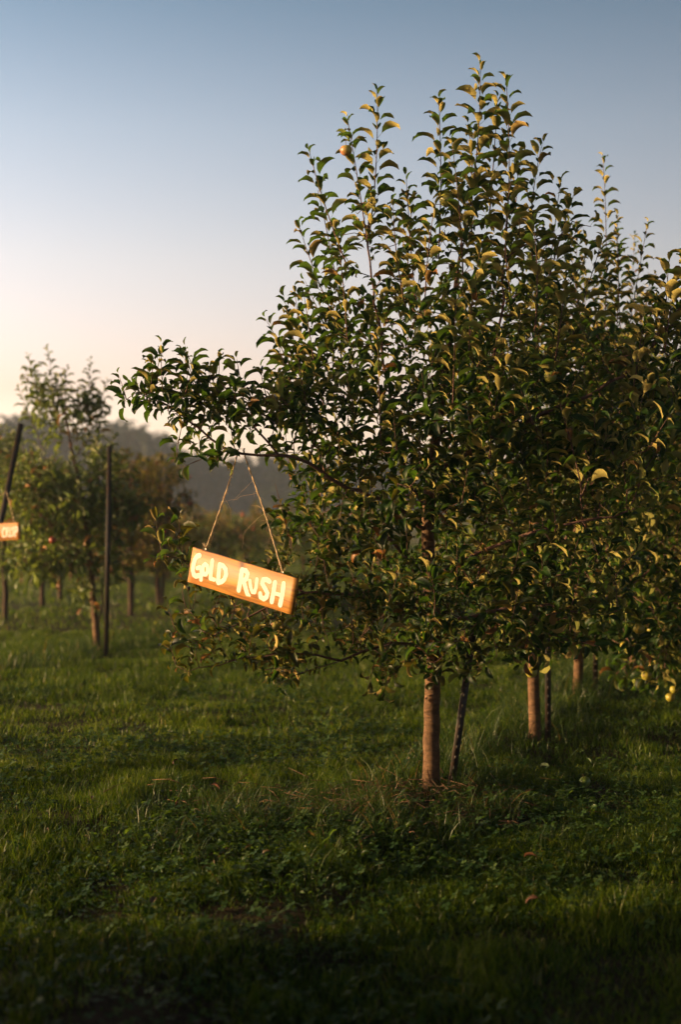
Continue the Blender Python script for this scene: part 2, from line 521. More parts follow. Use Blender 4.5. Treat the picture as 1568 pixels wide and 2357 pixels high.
def build_leaves(name, P, D, Nn, S, mat, parent, templates, seed=0, R=None, stems=None, Yg=None):
    P = np.asarray(P); D = np.asarray(D); Nn = np.asarray(Nn); S = np.asarray(S)
    D = D / (np.linalg.norm(D, axis=1, keepdims=True) + 1e-9)
    Y = np.cross(Nn, D); Y /= (np.linalg.norm(Y, axis=1, keepdims=True) + 1e-9)
    Z = np.cross(D, Y)
    r = np.random.default_rng(seed)
    k = r.integers(0, len(templates), len(P))
    rnd = r.random(len(P)) if R is None else R
    Vs = []; Fs = []; As = []; Us = []; Ys = []; off = 0
    yg = np.zeros(len(P)) if Yg is None else np.asarray(Yg)
    for q, (tv, tf, tu) in enumerate(templates):
        idx = np.nonzero(k == q)[0]
        if not len(idx): continue
        v = (tv[None, :, 0:1] * D[idx][:, None] + tv[None, :, 1:2] * Y[idx][:, None] + tv[None, :, 2:3] * Z[idx][:, None]) * S[idx][:, None, None] + P[idx][:, None]
        nv = len(tv)
        f = tf[None] + (np.arange(len(idx)) * nv)[:, None, None] + off
        Vs.append(v.reshape(-1, 3)); Fs.append(f.reshape(-1, 4)); As.append(np.repeat(rnd[idx], nv)); Ys.append(np.repeat(yg[idx], nv)); Us.append(np.tile(tu, (len(idx), 1)))
        off += nv * len(idx)
    V = np.concatenate(Vs); Fq = np.concatenate(Fs); A = np.concatenate(As); Yv = np.concatenate(Ys); U = np.concatenate(Us)
    flat = Fq.ravel(); lt = np.full(len(Fq), 4); n0 = len(Fq)
    if stems is not None and stems.n:
        flat = np.concatenate([flat, np.array([i for f in stems.f for i in f]) + len(V)])
        lt = np.concatenate([lt, [len(f) for f in stems.f]])
        V = np.concatenate([V, np.array(stems.v)]); A = np.concatenate([A, np.zeros(stems.n)]); Yv = np.concatenate([Yv, np.zeros(stems.n)]); U = np.concatenate([U, np.zeros((stems.n, 2))])
    o = mesh_obj(name, V, flat, lt, mat, parent, True, {'rnd': A, 'young': Yv}, U)
    if stems is not None and stems.n:
        o.data.materials.append(M_twig)
        mi = np.zeros(len(lt), dtype=np.int32); mi[n0:] = 1
        o.data.polygons.foreach_set('material_index', mi)
    return o


# ------------------------------------------------------------------ tree growth
def resample(path, step):
    path = np.asarray(path, float)
    # Catmull-Rom style smoothing
    pts = [path[0]]
    for i in range(len(path) - 1):
        p0 = path[max(i - 1, 0)]; p1 = path[i]; p2 = path[i + 1]; p3 = path[min(i + 2, len(path) - 1)]
        n = max(1, int(round(np.linalg.norm(p2 - p1) / step)))
        for k in range(1, n + 1):
            t = k / n
            pts.append(.5 * ((2 * p1) + (-p0 + p2) * t + (2 * p0 - 5 * p1 + 4 * p2 - p3) * t * t + (-p0 + 3 * p1 - 3 * p2 + p3) * t ** 3))
    return pts


class Tree:
    def __init__(s, seed):
        s.r = np.random.default_rng(seed)
        s.P = []; s.par = []; s.fixed = []
        s.leafP = []; s.leafD = []; s.leafN = []; s.leafS = []; s.leafY = []; s.young = 0.0

    def path(s, pts, start=None, step=.07, jit=.006):
        """adds a chain; start = index of node to fork from"""
        pts = resample(pts, step)
        ids = []
        last = start if start is not None else -1
        for i, p in enumerate(pts):
            if start is not None and i == 0: continue
            p = p + s.r.normal(0, jit, 3) * (0 < i)
            s.P.append(p); s.par.append(last); last = len(s.P) - 1; ids.append(last)
        return ids

    def nearest(s, p):
        A = np.array(s.P)
        return int(np.argmin(((A - p) ** 2).sum(1)))

    def grow(s, attr, step=.07, kill=.10, infl=.9, up=.12, iters=90):
        r = s.r
        attr = np.array(attr)
        P = [np.array(p) for p in s.P]; par = list(s.par)
        A = np.array(P)
        D2 = ((attr[:, None] - A[None]) ** 2).sum(2)
        best = D2.argmin(1); bd = D2.min(1)
        alive = bd > kill ** 2
        for it in range(iters):
            m = alive & (bd < infl ** 2)
            if not m.any(): break
            idx = np.nonzero(m)[0]
            nodes = best[idx]
            d = attr[idx] - np.array(P)[nodes]; d /= (np.linalg.norm(d, axis=1, keepdims=True) + 1e-9)
            u, inv = np.unique(nodes, return_inverse=True)
            acc = np.zeros((len(u), 3)); np.add.at(acc, inv, d)
            new = []
            for j, nd in enumerate(u):
                v = acc[j]
                pd = P[nd] - P[par[nd]] if par[nd] >= 0 else np.array([0, 0, 1.])
                pd = pd / (np.linalg.norm(pd) + 1e-9)
                v = v / (np.linalg.norm(v) + 1e-9) + .35 * pd + np.array([0, 0, up]) + r.normal(0, .13, 3)
                v /= np.linalg.norm(v) + 1e-9
                new.append(P[nd] + v * step); par.append(int(nd))
            base = len(P)
            P += new
            nn = np.array(new)
            d2 = ((attr[:, None] - nn[None]) ** 2).sum(2)
            mb = d2.argmin(1); md = d2.min(1)
            sel = md < bd
            # a node that keeps failing to get nearer is dropped
            stuck = m & ~sel
            bd = np.where(sel, md, bd); best = np.where(sel, mb + base, best)
            alive &= bd > kill ** 2
            alive &= ~(stuck & (r.random(len(attr)) < .5))
        s.P = P; s.par = par

    def finish(s, r_tip=.0022, expo=2.4, trunk_ids=(), trunk_r=None, rmax_limb=.028):
        n = len(s.P)
        P = np.array(s.P); par = np.array(s.par)
        kids = [[] for _ in range(n)]
        for i in range(n):
            if par[i] >= 0: kids[par[i]].append(i)
        acc = np.zeros(n)
        R = np.zeros(n)
        order = np.arange(n)
        # children always have a larger index than their parent
        for i in order[::-1]:
            if not kids[i]: acc[i] = r_tip ** expo
            acc[i] += 0
            R[i] = acc[i] ** (1 / expo)
            if par[i] >= 0: acc[par[i]] += acc[i]
        R = np.minimum(R, rmax_limb)
        trunk_set = set(trunk_ids)
        if trunk_r is not None:
            for k, i in enumerate(trunk_ids):
                R[i] = max(np.interp(k / max(1, len(trunk_ids) - 1), [t[0] for t in trunk_r], [t[1] for t in trunk_r]), R[i] * .9 if k > len(trunk_ids) * .5 else 0)
        s.R = R; s.kids = kids; s.Pn = P; s.parn = par; s.trunk_ids = list(trunk_ids)
        # chains
        chains = []          # (node list, limb id)
        size = np.ones(n)
        for i in order[::-1]:
            if par[i] >= 0: size[par[i]] += size[i]
        s.size = size
        stack = []
        for i in s.trunk_ids:
            for c in kids[i]:
                if c not in trunk_set: stack.append((i, c, c))
        while stack:
            p0, c, root = stack.pop()
            ch = [p0, c]
            cur = c
            while kids[cur]:
                ks = sorted(kids[cur], key=lambda q: -size[q])
                for o in ks[1:]: stack.append((cur, o, root))
                cur = ks[0]; ch.append(cur)
            chains.append((ch, root))
        s.chains = chains
        return s

    def wood(s, parent, bark, twig, n_limbs=7, low=False):
        mb = MB()
        mb.tube([s.Pn[i] for i in s.trunk_ids], [s.R[i] for i in s.trunk_ids], 12 if not low else 7)
        mb.build('trunk', bark, parent)
        roots = {}
        for ch, root in s.chains: roots.setdefault(root, []).append(ch)
        big = sorted(roots, key=lambda q: -s.size[q])
        rest = s.rest = MB()
        for j, q in enumerate(big):
            m = MB() if j < n_limbs else rest
            for ch in roots[q]:
                Rr = [min(s.R[c], s.R[ch[1]] * 1.05) for c in ch]
                sides = 7 if Rr[0] > .008 else (5 if not low else 3)
                if low and Rr[0] < .004: sides = 3
                m.tube([s.Pn[c] for c in ch], Rr, sides)
            if j < n_limbs: m.build('limb', twig, parent)

    # -------- leaves
    def add_leaf(s, p, d, n, size):
        s.leafP.append(p); s.leafD.append(d); s.leafN.append(n); s.leafS.append(size); s.leafY.append(s.young)

    def rosette(s, p, ax, k, size):
        r = s.r
        a0 = r.uniform(0, 6.28)
        ax = ax / (np.linalg.norm(ax) + 1e-9)
        u = np.cross(ax, [0.3, .2, 1.]); u /= np.linalg.norm(u) + 1e-9; w = np.cross(ax, u)
        for j in range(k):
            a = a0 + j * 2.4 + r.normal(0, .3)
            rad = math.cos(a) * u + math.sin(a) * w
            d = rad * r.uniform(.7, 1.1) + ax * r.uniform(.1, .7) + np.array([0, 0, r.uniform(-.45, .35)])
            n = np.array([0, 0, 1.]) * .9 + ax * .5 + r.normal(0, .35, 3)
            s.add_leaf(p + r.normal(0, .008, 3), d, n, size * r.uniform(.45, 1.25))

    def shoot(s, p0, p1, size=.09, bend=.04, gap=.026, r0=.0045, mb=None, lift=0.55):
        """an upright leafy shoot, leaves set in a spiral"""
        r = s.r
        s.young = 1.0
        p0 = np.asarray(p0, float); p1 = np.asarray(p1, float)
        L = np.linalg.norm(p1 - p0)
        mid = (p0 + p1) / 2 + np.append(r.normal(0, bend * L, 2), 0)
        n = max(4, int(L / gap))
        pts = []
        for i in range(n + 1):
            t = i / n
            pts.append((1 - t) ** 2 * p0 + 2 * t * (1 - t) * mid + t * t * p1)
        a = r.uniform(0, 6.28)
        for i in range(1, n + 1):
            t = i / n
            ax = pts[i] - pts[i - 1]; ax /= np.linalg.norm(ax) + 1e-9
            u = np.cross(ax, [0, 1, .1]); u /= np.linalg.norm(u) + 1e-9; w = np.cross(ax, u)
            a += 2.4 + r.normal(0, .2)
            rad = math.cos(a) * u + math.sin(a) * w
            sz = size * (1.05 - .55 * max(0, t - .72) / .28) * r.uniform(.78, 1.12)
            up = lift + .9 * max(0, t - .85) / .15
            d = rad + ax * up + np.array([0, 0, -.12 * (1 - t)])
            nn = ax * .9 - rad * .2 + r.normal(0, .18, 3)
            s.add_leaf(pts[i], d, nn, sz)
        s.young = 0.0
        if mb is not None:
            mb.tube(pts, [r0 * (1 - .7 * i / n) for i in range(n + 1)], 5)

    def dress(s, size=.075, dens=1.0, rmax=.006, k=(3, 6), fine=None):
        """spur leaves on all thin wood"""
        r = s.r
        for i in range(len(s.Pn)):
            if s.R[i] < rmax and r.random() < dens:
                pr = s.parn[i]
                if pr < 0: continue
                ax = s.Pn[i] - s.Pn[pr]
                tip = not s.kids[i]
                if fine is not None and fine(s.Pn[i]):
                    for _ in range(2): s.rosette(s.Pn[i] + r.normal(0, .02, 3), ax, int(r.integers(2, 5)), size * .72)
                    continue
                s.rosette(s.Pn[i], ax, int(r.integers(k[0], k[1] + (2 if tip else 0))), size * (1.1 if tip else 1))

    def leaves(s, parent, mat, templates, seed=0, name='foliage', stems=None):
        st_ = merge(s.rest, stems)
        return build_leaves(name, s.leafP, s.leafD, s.leafN, s.leafS, mat, parent, templates, seed, stems=st_, Yg=s.leafY)


def merge(a, b):
    if b is not None and b.n: a.add(b.v, b.f)
    return a


def blob_points(r, blobs, n):
    """blobs: (center xyz, radii xyz, weight)"""
    out = []
    w = np.array([b[2] if len(b) > 2 else np.prod(b[1]) for b in blobs]); w = w / w.sum()
    for b, ww in zip(blobs, w):
        m = max(3, int(n * ww))
        v = r.normal(0, 1, (m, 3)); v /= np.linalg.norm(v, axis=1, keepdims=True)
        rad = r.random(m) ** (1 / 2.4)
        out.append(np.array(b[0]) + v * rad[:, None] * np.array(b[1]))
    return np.concatenate(out)


def apple_mesh():
    prof = []
    for i in range(13):
        a = math.pi * i / 12
        rr = math.sin(a) ** .9 * (1.0 + .06 * math.cos(a)); z = math.cos(a) * .92
        if i == 0: rr = 0.0; z = .70
        if i == 1: rr = .22; z = .84
        if i == 12: rr = 0.0; z = -.78
        if i == 11: rr = .24; z = -.86
        prof.append((rr, z))
    V = []; Fs = []
    n = 16
    for rr, z in prof:
        for k in range(n):
            a = 2 * math.pi * k / n
            V.append((rr * math.cos(a) * (1 + .02 * math.sin(2 * a)), rr * math.sin(a), z))
    for i in range(len(prof) - 1):
        for k in range(n):
            k2 = (k + 1) % n
            Fs.append([i * n + k, (i + 1) * n + k, (i + 1) * n + k2, i * n + k2])
    return V, Fs


AV, AF = apple_mesh()


def apple(parent, p, rad, mat, label=None, rel=True):
    m = MB(); m.add([(x * rad, y * rad, z * rad) for x, y, z in AV], AF)
    o = m.build('apple', mat, parent)
    o.location = p
    o.rotation_euler = (random.uniform(-.3, .3), random.uniform(-.3, .3), random.uniform(0, 6))
    if label: o['label'] = label
    st = MB(); st.tube([(0, 0, rad * .68), (rad * .06, 0, rad * 1.1), (rad * .2, 0, rad * 1.5)], [.0014, .0012, .0016], 5)
    st.build('stalk', M_stem, o)
    return o


# ------------------------------------------------------------------ T-post
def t_post(name, base, top, studs=True, yaw=0.0, face=.036):
    base = np.asarray(base, float); top = np.asarray(top, float)
    L = np.linalg.norm(top - base)
    root = empty(name, base)
    zz = Vector((top - base) / L); xx = Vector((0, 1, 0)).cross(zz).normalized(); yy = zz.cross(xx)
    q = Matrix((xx, yy, zz)).transposed().to_quaternion()
    root.rotation_mode = 'QUATERNION'
    root.rotation_quaternion = q @ Matrix.Rotation(yaw, 4, 'Z').to_quaternion()
    a = MB(); a.box((0, 0, L / 2 - .1), (face, .005, L + .2))
    b = MB(); b.box((0, .0185, L / 2 - .1), (.005, .032, L + .196)); b.build('rib', M_flange, root, False)
    if studs:
        c = a; c.cur = 1
        k = 0
        z = .08
        while z < L - .03:
            c.box((.001, -.0045, z), (.010, .0045, .016)); z += .052; k += 1
    a.build('face_plate', [M_post, M_stud], root, False)
    return root


# ================================================================== THE MAIN TREE
D1 = 7.16
B1 = np.array([*W(993, 1835, D1)[:2], 0.0])


def L1(px, py, off=0.0):
    return W(px, py, D1 + off) - B1


def main_tree():
    root = empty('apple_tree', B1)
    tag(root, 'large apple tree with a painted wooden board hanging from its long left limb', 'apple tree', 'apple trees of the near row')
    t = Tree(21)
    trunk = t.path([L1(993, 1850), L1(994, 1740), L1(996, 1600), L1(1000, 1450), L1(988, 1300, .03), L1(985, 1180, .04), L1(1003, 1020, .02), L1(1025, 860, 0), L1(1045, 700, -.02), L1(1062, 560, 0)], step=.08, jit=.0022)
    near = lambda px, py, off=0.0: t.nearest(L1(px, py, off))
    # the long limb that carries the sign, and other scaffold limbs
    a = near(986, 1230)
    t.path([t.P[a], L1(905, 1160, -.1), L1(800, 1120, -.2), L1(710, 1062, -.27), L1(640, 1050, -.3), L1(560, 1043, -.31), L1(515, 1030, -.31), L1(455, 985, -.3), L1(385, 935, -.3), L1(315, 905, -.28)], start=a)
    b = near(640, 1050, -.3)
    t.path([t.P[b], L1(590, 985, -.35), L1(540, 920, -.38), L1(500, 870, -.36)], start=b)
    t.path([t.P[near(515, 1030, -.3)], L1(470, 1055, -.33), L1(430, 1070, -.35)], start=near(515, 1030, -.3))
    a = near(1000, 1470)
    t.path([t.P[a], L1(930, 1478, -.1), L1(860, 1492, -.2), L1(790, 1520, -.28), L1(715, 1548, -.33), L1(650, 1572, -.36)], start=a)
    c = near(790, 1520, -.28)
    t.path([t.P[c], L1(700, 1505, -.3), L1(600, 1510, -.33), L1(500, 1530, -.36), L1(430, 1545, -.36)], start=c)
    a = near(998, 1420)
    t.path([t.P[a], L1(900, 1385, -.05), L1(800, 1370, -.12), L1(700, 1365, -.14), L1(600, 1405, -.16), L1(520, 1450, -.2), L1(450, 1480, -.24)], start=a)
    t.path([t.P[near(700, 1365, -.12)], L1(600, 1330, -.02), L1(500, 1310, -.0), L1(420, 1290, -.05)], start=near(700, 1365, -.12))
    a = near(986, 1330)
    t.path([t.P[a], L1(900, 1250, .05), L1(830, 1180, .1), L1(760, 1110, .1), L1(720, 1000, .1), L1(705, 900, .05)], start=a)
    a = near(985, 1180)
    t.path([t.P[a], L1(920, 1060, 0), L1(905, 950, -.05), L1(880, 800, -.1), L1(855, 640, -.1), L1(845, 520, -.12)], start=a)
    a = near(1003, 1020)
    t.path([t.P[a], L1(1100, 900, -.1), L1(1150, 760, -.15), L1(1160, 600, -.15)], start=a)
    a = near(1000, 1120)
    t.path([t.P[a], L1(1120, 1010, -.2), L1(1250, 950, -.3), L1(1380, 900, -.33), L1(1480, 820, -.35), L1(1560, 720, -.35), L1(1620, 650, -.35)], start=a)
    a = near(995, 1350)
    t.path([t.P[a], L1(1090, 1280, -.25), L1(1220, 1230, -.4), L1(1340, 1200, -.45), L1(1440, 1180, -.5)], start=a)
    a = near(1000, 1440)
    t.path([t.P[a], L1(1080, 1420, -.3), L1(1180, 1400, -.4), L1(1290, 1400, -.5)], start=a)
    blobs = [
        # (px, py, off), radii m, weight
        ((1000, 1080, -.15), (.62, .60, .50), 230), ((1030, 820, -.05), (.52, .50, .55), 230), ((1150, 980, -.2), (.50, .45, .50), 150),
        ((870, 850, .0), (.36, .40, .48), 105), ((1200, 720, .0), (.38, .38, .48), 90), ((1090, 560, -.02), (.34, .32, .30), 60), ((850, 560, -.1), (.22, .22, .26), 45),
        ((1300, 560, .15), (.14, .2, .22), 20), ((1330, 880, -.1), (.34, .4, .38), 80),
        ((640, 960, -.32), (.30, .20, .13), 150), ((480, 935, -.33), (.30, .16, .12), 190), ((350, 920, -.3), (.16, .12, .09), 60), ((490, 1045, -.33), (.20, .12, .09), 80), ((430, 1070, -.33), (.08, .08, .06), 14),
        ((760, 1050, -.1), (.26, .32, .2), 70), ((730, 1200, .1), (.24, .28, .26), 60), ((830, 1230, .0), (.34, .44, .30), 110),
        ((700, 930, .1), (.16, .2, .2), 30), ((780, 760, .0), (.14, .2, .28), 30),
        ((560, 1315, .12), (.30, .16, .10), 50), ((420, 1290, -.02), (.14, .1, .10), 36), ((470, 1400, -.1), (.16, .12, .10), 30),
        ((700, 1400, -.02), (.36, .3, .14), 110), ((530, 1470, -.25), (.32, .18, .12), 120), ((640, 1530, -.34), (.24, .14, .08), 70), ((450, 1525, -.36), (.18, .1, .07), 60),
        ((850, 1420, -.15), (.34, .4, .22), 90), ((1020, 1400, -.3), (.42, .40, .26), 120), ((1000, 1540, -.2), (.22, .3, .11), 45), ((920, 1530, -.25), (.18, .25, .10), 25), ((1090, 1530, -.3), (.16, .25, .09), 24), ((1180, 1420, -.35), (.40, .35, .28), 100),
        ((1250, 1180, -.3), (.42, .4, .42), 120), ((1400, 1100, -.4), (.32, .3, .36), 70), ((1500, 880, -.35), (.3, .25, .24), 90), ((1580, 760, -.35), (.25, .25, .24), 80), ((1480, 1050, -.4), (.3, .3, .3), 70), ((1330, 1380, -.4), (.34, .3, .26), 60),
    ]
    blobs = [(L1(*c), rr, w) for c, rr, w in blobs]
    att = blob_points(t.r, blobs, 4300)
    t.grow(att, step=.065, kill=.085, infl=.8, up=.10)
    t.finish(r_tip=.0019, expo=2.35, trunk_ids=trunk, trunk_r=[(0, .060), (.03, .048), (.07, .0425), (.15, .041), (.35, .037), (.55, .030), (.8, .016), (1, .006)])
    t.wood(root, M_bark, M_twig, 12)
    t.dress(size=.069, dens=.97, rmax=.006, k=(3, 7), fine=lambda p: p[2] < 1.25 - .0 * p[0] and p[0] < .15)
    # upright shoots read off the photograph
    sh = MB()
    S = [((1105, 150), (1062, 620), -.05, .094), ((1165, 190), (1150, 600), -.1, .094), ((1145, 230), (1125, 520), .08, .085), ((1010, 235), (1012, 600), -.05, .09), ((868, 215), (862, 560), -.12, .085), ((800, 275), (850, 620), -.1, .07),
         ((712, 350), (800, 640), -.05, .082), ((690, 525), (770, 790), .0, .085), ((732, 440), (820, 690), .1, .08), ((655, 690), (700, 900), .12, .09), ((640, 790), (690, 960), .05, .085), ((700, 680), (745, 880), -.1, .085), ((760, 640), (800, 850), .1, .085), ((1540, 600), (1520, 800), -.3, .09), ((1590, 580), (1580, 760), -.4, .09), ((1480, 760), (1470, 920), -.4, .085), ((935, 410), (980, 640), -.2, .082), ((680, 680), (705, 930), .05, .085), ((612, 735), (690, 930), .1, .08),
         ((735, 700), (770, 900), .1, .08), ((1248, 335), (1225, 640), .1, .085), ((1195, 360), (1185, 640), .2, .08), ((1320, 450), (1275, 700), .05, .085), ((1290, 420), (1240, 680), .2, .08), ((1080, 290), (1080, 560), .12, .085), ((950, 460), (940, 680), .1, .08),
         ((1040, 330), (1050, 640), -.25, .088), ((1385, 560), (1330, 800), .0, .08), ((1180, 400), (1165, 700), -.25, .09), ((905, 470), (890, 720), -.25, .08), ((1225, 500), (1200, 760), -.3, .085), ((700, 790), (740, 960), -.05, .08),
         ((1000, 480), (1010, 760), -.35, .085), ((1110, 560), (1100, 830), -.4, .088), ((780, 560), (820, 780), -.25, .08), ((1300, 640), (1270, 860), -.3, .088), ((655, 870), (700, 1000), -.3, .075),
         ((425, 830), (470, 960), -.34, .075), ((545, 828), (560, 960), -.36, .075), ((480, 850), (510, 950), -.38, .07), ((300, 880), (380, 940), -.3, .075), ((600, 850), (620, 960), -.3, .07), ((395, 1265), (450, 1330), -.05, .075),
         ((1560, 640), (1540, 820), -.35, .09), ((1505, 700), (1490, 860), -.35, .085), ((1450, 800), (1430, 960), -.35, .085), ((1050, 700), (1052, 980), -.55, .085), ((870, 780), (885, 1000), -.45, .08), ((1180, 800), (1170, 1040), -.55, .088), ((1290, 930), (1280, 1120), -.6, .088), ((1400, 1000), (1380, 1160), -.6, .088)]
    for (tx, ty), (bx, by), off, sz in S:
        p0 = L1(bx, by, off); p1 = L1(tx, ty, off)
        q = t.nearest(p0)
        start = t.Pn[q] if np.linalg.norm(t.Pn[q] - p0) < .2 else p0
        t.shoot(start, p1, size=sz * 1.3, mb=sh, gap=.025)
    for (ax_, ay_) in ((797, 348), (1267, 868), (1008, 815), (1028, 462), (980, 1462)):
        for q_ in range(3):
            t.rosette(L1(ax_ + t.r.uniform(-16, 16), ay_ + t.r.uniform(-30, 4), -.2 if ay_ < 600 else -.58), np.array([0, -.3, 1.]), 4, .09)
    # random upright shoots over the rest of the crown surface
    tips = [i for i in range(len(t.Pn)) if not t.kids[i]]
    for i in t.r.permutation(tips)[:420]:
        p = t.Pn[i]
        l = t.r.uniform(.10, .24)
        pyy = 1150 - (p[2] - CAM_Z) / (p[1] + B1[1]) * F
        if pyy < 700 and t.r.random() < .95: continue
        if pyy < 900 and t.r.random() < .35: continue
        if p[2] < .85: l *= .6; dirn = (p - t.Pn[t.parn[i]]) * 8 + t.r.normal(0, .3, 3) + np.array([0, 0, .25])
        else: dirn = (p - t.Pn[t.parn[i]]) * 6 + t.r.normal(0, .25, 3) + np.array([0, 0, .9])
        dirn = dirn / np.linalg.norm(dirn)
        t.shoot(p, p + dirn * l, size=t.r.uniform(.07, .10), mb=sh, gap=.026, r0=.003)
    # keep the space in front of the board and round its twine clear of leaves
    P = np.array(t.leafP) + B1
    px = 784 + P[:, 0] / P[:, 1] * F; py = 1150 - (P[:, 2] - CAM_Z) / P[:, 1] * F
    bad = (px > 395) & (px < 715) & (py > 1235) & (py < 1425) & (P[:, 1] < 7.06)
    bad |= (px > 440) & (px < 660) & (py > 1085) & (py < 1290) & (P[:, 1] < 7.08)
    gap1 = (px > 430) & (px < 590) & (py > 1090) & (py < 1300)
    bad |= gap1
    # bottom edge of the crown as in the photograph
    bad |= (py > 1600)
    bad |= (px < 700) & (py > 1600)
    bad |= (px > 1020) & (px < 1240) & (py > 1530) & (t.r.random(len(px)) < .8)
    yy_ = np.array(t.leafY) < .5
    bad |= (py < 640) & yy_ & (t.r.random(len(px)) < .55)
    bad |= (py < 850) & yy_ & (t.r.random(len(px)) < .2)
    keep = ~bad
    for nme in ('leafP', 'leafD', 'leafN', 'leafS', 'leafY'):
        setattr(t, nme, np.array(getattr(t, nme))[keep])
    n = len(t.leafP); print('main leaves', n)
    # the low left of the crown turns colour first
    P = P[keep]; lo = t.leafP[:, 2] + .35 * t.leafP[:, 0]
    old = (t.r.random(n) < np.clip(.75 - (lo - .2) / 1.6, .03, .6))
    for sel, mat, stm in ((~old, M_leaf, merge(t.rest, sh)), (old, M_leaf_old, None)):
        build_leaves('foliage', t.leafP[sel], t.leafD[sel], t.leafN[sel], t.leafS[sel], mat, root, LT, 4, stems=stm, Yg=t.leafY[sel])
    apple(root, L1(797, 348, -.2), .030, M_apple_b, 'yellow apple with a red blush high in the crown')
    apple(root, L1(1267, 868, -.55), .030, M_apple_g)
    apple(root, L1(1028, 462, -.2), .036, M_apple_g)
    apple(root, L1(980, 1462, -.55), .024, M_apple_y)
    apple(root, L1(1078, 1550, -.35), .016, M_apple_y)
    return root


main_tree()


# ================================================================== ORDINARY ORCHARD TREES
def orchard_tree(name, seed, height, rad, mat, apples=(), apple_m=None, n_attr=620, leaf=.078, low=False, nshoots=22, bottom=.55, tr=.036, templates=None, bark=None, lean=0.0, dens=.7, shoot_len=(.45, .9), extra=()):
    root = empty(name)
    t = Tree(seed); r = t.r
    top = height - .75
    pts = [(0, 0, -.08)]
    for i in range(1, 7):
        z = top * i / 6
        pts.append((lean * z + r.normal(0, .02), r.normal(0, .02), z))
    trunk = t.path(pts, step=.09 if not low else .14, jit=.004)
    # scaffold limbs
    k = 8 if not low else 5
    for j in range(k):
        z = bottom + .1 + (top * .75 - bottom) * j / k
        q = t.nearest(np.array([lean * z, 0, z]))
        a = j * 2.4 + r.uniform(-.3, .3)
        rr = rad * (1 - .5 * j / k)
        p = t.P[q]
        e = np.array([math.cos(a), math.sin(a), 0])
        t.path([p, p + e * rr * .35 + [0, 0, .12], p + e * rr * .7 + [0, 0, .3], p + e * rr * .95 + [0, 0, .5]], start=q, step=.09 if not low else .14)
    cz = (bottom + top) / 2
    blobs = [((0, 0, cz), (rad, rad, (top - bottom) * .52), 5), ((0, 0, cz + .35 * (top - bottom)), (rad * .72, rad * .72, (top - bottom) * .4), 3)]
    for j in range(6):
        a = r.uniform(0, 6.28); z = r.uniform(bottom + .1, top * .8)
        blobs.append(((rad * .8 * math.cos(a), rad * .8 * math.sin(a), z), (rad * .4, rad * .4, .18), .7))
    if not low:
        for j in range(7):
            a = j * .9 + r.uniform(-.2, .2)
            blobs.append(((rad * .75 * math.cos(a), rad * .75 * math.sin(a), bottom + .12), (rad * .3, rad * .3, .16), .45))
    att = blob_points(r, blobs, n_attr)
    att = att[att[:, 2] > bottom - .06]
    t.grow(att, step=.075 if not low else .13, kill=.10 if not low else .17, infl=1.0, up=.12, iters=60)
    t.finish(r_tip=.0022 if not low else .003, expo=2.4, trunk_ids=trunk, trunk_r=[(0, tr * 1.2), (.1, tr), (.5, tr * .8), (1, .008)])
    t.wood(root, bark or M_bark, M_twig, 6 if not low else 0, low)
    t.dress(size=leaf, dens=dens, rmax=.0065, k=(3, 6) if not low else (4, 8))
    sh = MB()
    for j in range(nshoots):
        a = r.uniform(0, 6.28); q = rad * .75 * math.sqrt(r.random())
        z0 = top - .25 - .35 * (q / rad) ** 2 * (top - bottom) * .6
        p0 = np.array([q * math.cos(a), q * math.sin(a), z0])
        qn = t.nearest(p0)
        p0 = t.Pn[qn]
        L = r.uniform(*shoot_len) * (1 - .35 * q / rad)
        p1 = p0 + np.array([p0[0] * .18 + r.normal(0, .06), p0[1] * .18 + r.normal(0, .06), L])
        p1[2] = min(p1[2], height)
        t.shoot(p0, p1, size=leaf * 1.1, gap=.028 if not low else .05, mb=sh)
    for p0, p1 in extra:
        q0 = t.Pn[t.nearest(np.array(p0))]
        t.shoot(q0, np.array(p1), size=leaf * 1.1, gap=.026, mb=sh)
    t.leaves(root, mat, templates or LT, seed, stems=sh)
    for (p, rr) in apples:
        apple(root, p, rr, apple_m)
    print(name, 'leaves', len(t.leafP))
    return root


tree_a = orchard_tree('apple_tree', 31, 3.40, .92, M_leaf, apples=[((-.12, -.72, 1.02), .034), ((.5, -.6, .75), .032), ((-.5, -.5, 1.6), .032), ((.15, -.75, 1.35), .033)], apple_m=M_apple_y, n_attr=1050, nshoots=16, leaf=.085, lean=-.01, dens=1.0, bottom=.6, shoot_len=(.25, .5),
    extra=[((.33, -.1, 2.3), (.38, -.12, 3.52)), ((.45, 0, 2.2), (.50, .05, 3.2)), ((.28, .1, 2.3), (.27, .1, 3.15)), ((.55, -.1, 2.2), (.64, -.15, 3.12)), ((.42, -.2, 2.2), (.44, -.22, 3.05)), ((.6, .1, 2), (.74, .1, 2.85)), ((.2, -.2, 2.3), (.14, -.25, 3.1))])
tree_b = orchard_tree('apple_tree', 32, 3.15, 1.05, M_leaf, apples=[((.35, -.8, .62), .034), ((.62, -.6, .8), .034), ((-.1, -.85, .75), .032), ((-.45, -.7, .9), .032), ((.8, -.2, .5), .03)], apple_m=M_apple_y, n_attr=1100, nshoots=18, leaf=.085, bottom=.42, dens=1.0, shoot_len=(.25, .5),
    extra=[((.3, 0, 2.2), (.42, 0, 3.4)), ((.4, .1, 2.2), (.55, .1, 3.1)), ((.2, .1, 2.2), (.25, .15, 3.0)), ((.5, -.1, 2.1), (.66, -.1, 2.9)), ((.1, -.1, 2.2), (.02, -.1, 3.2))])


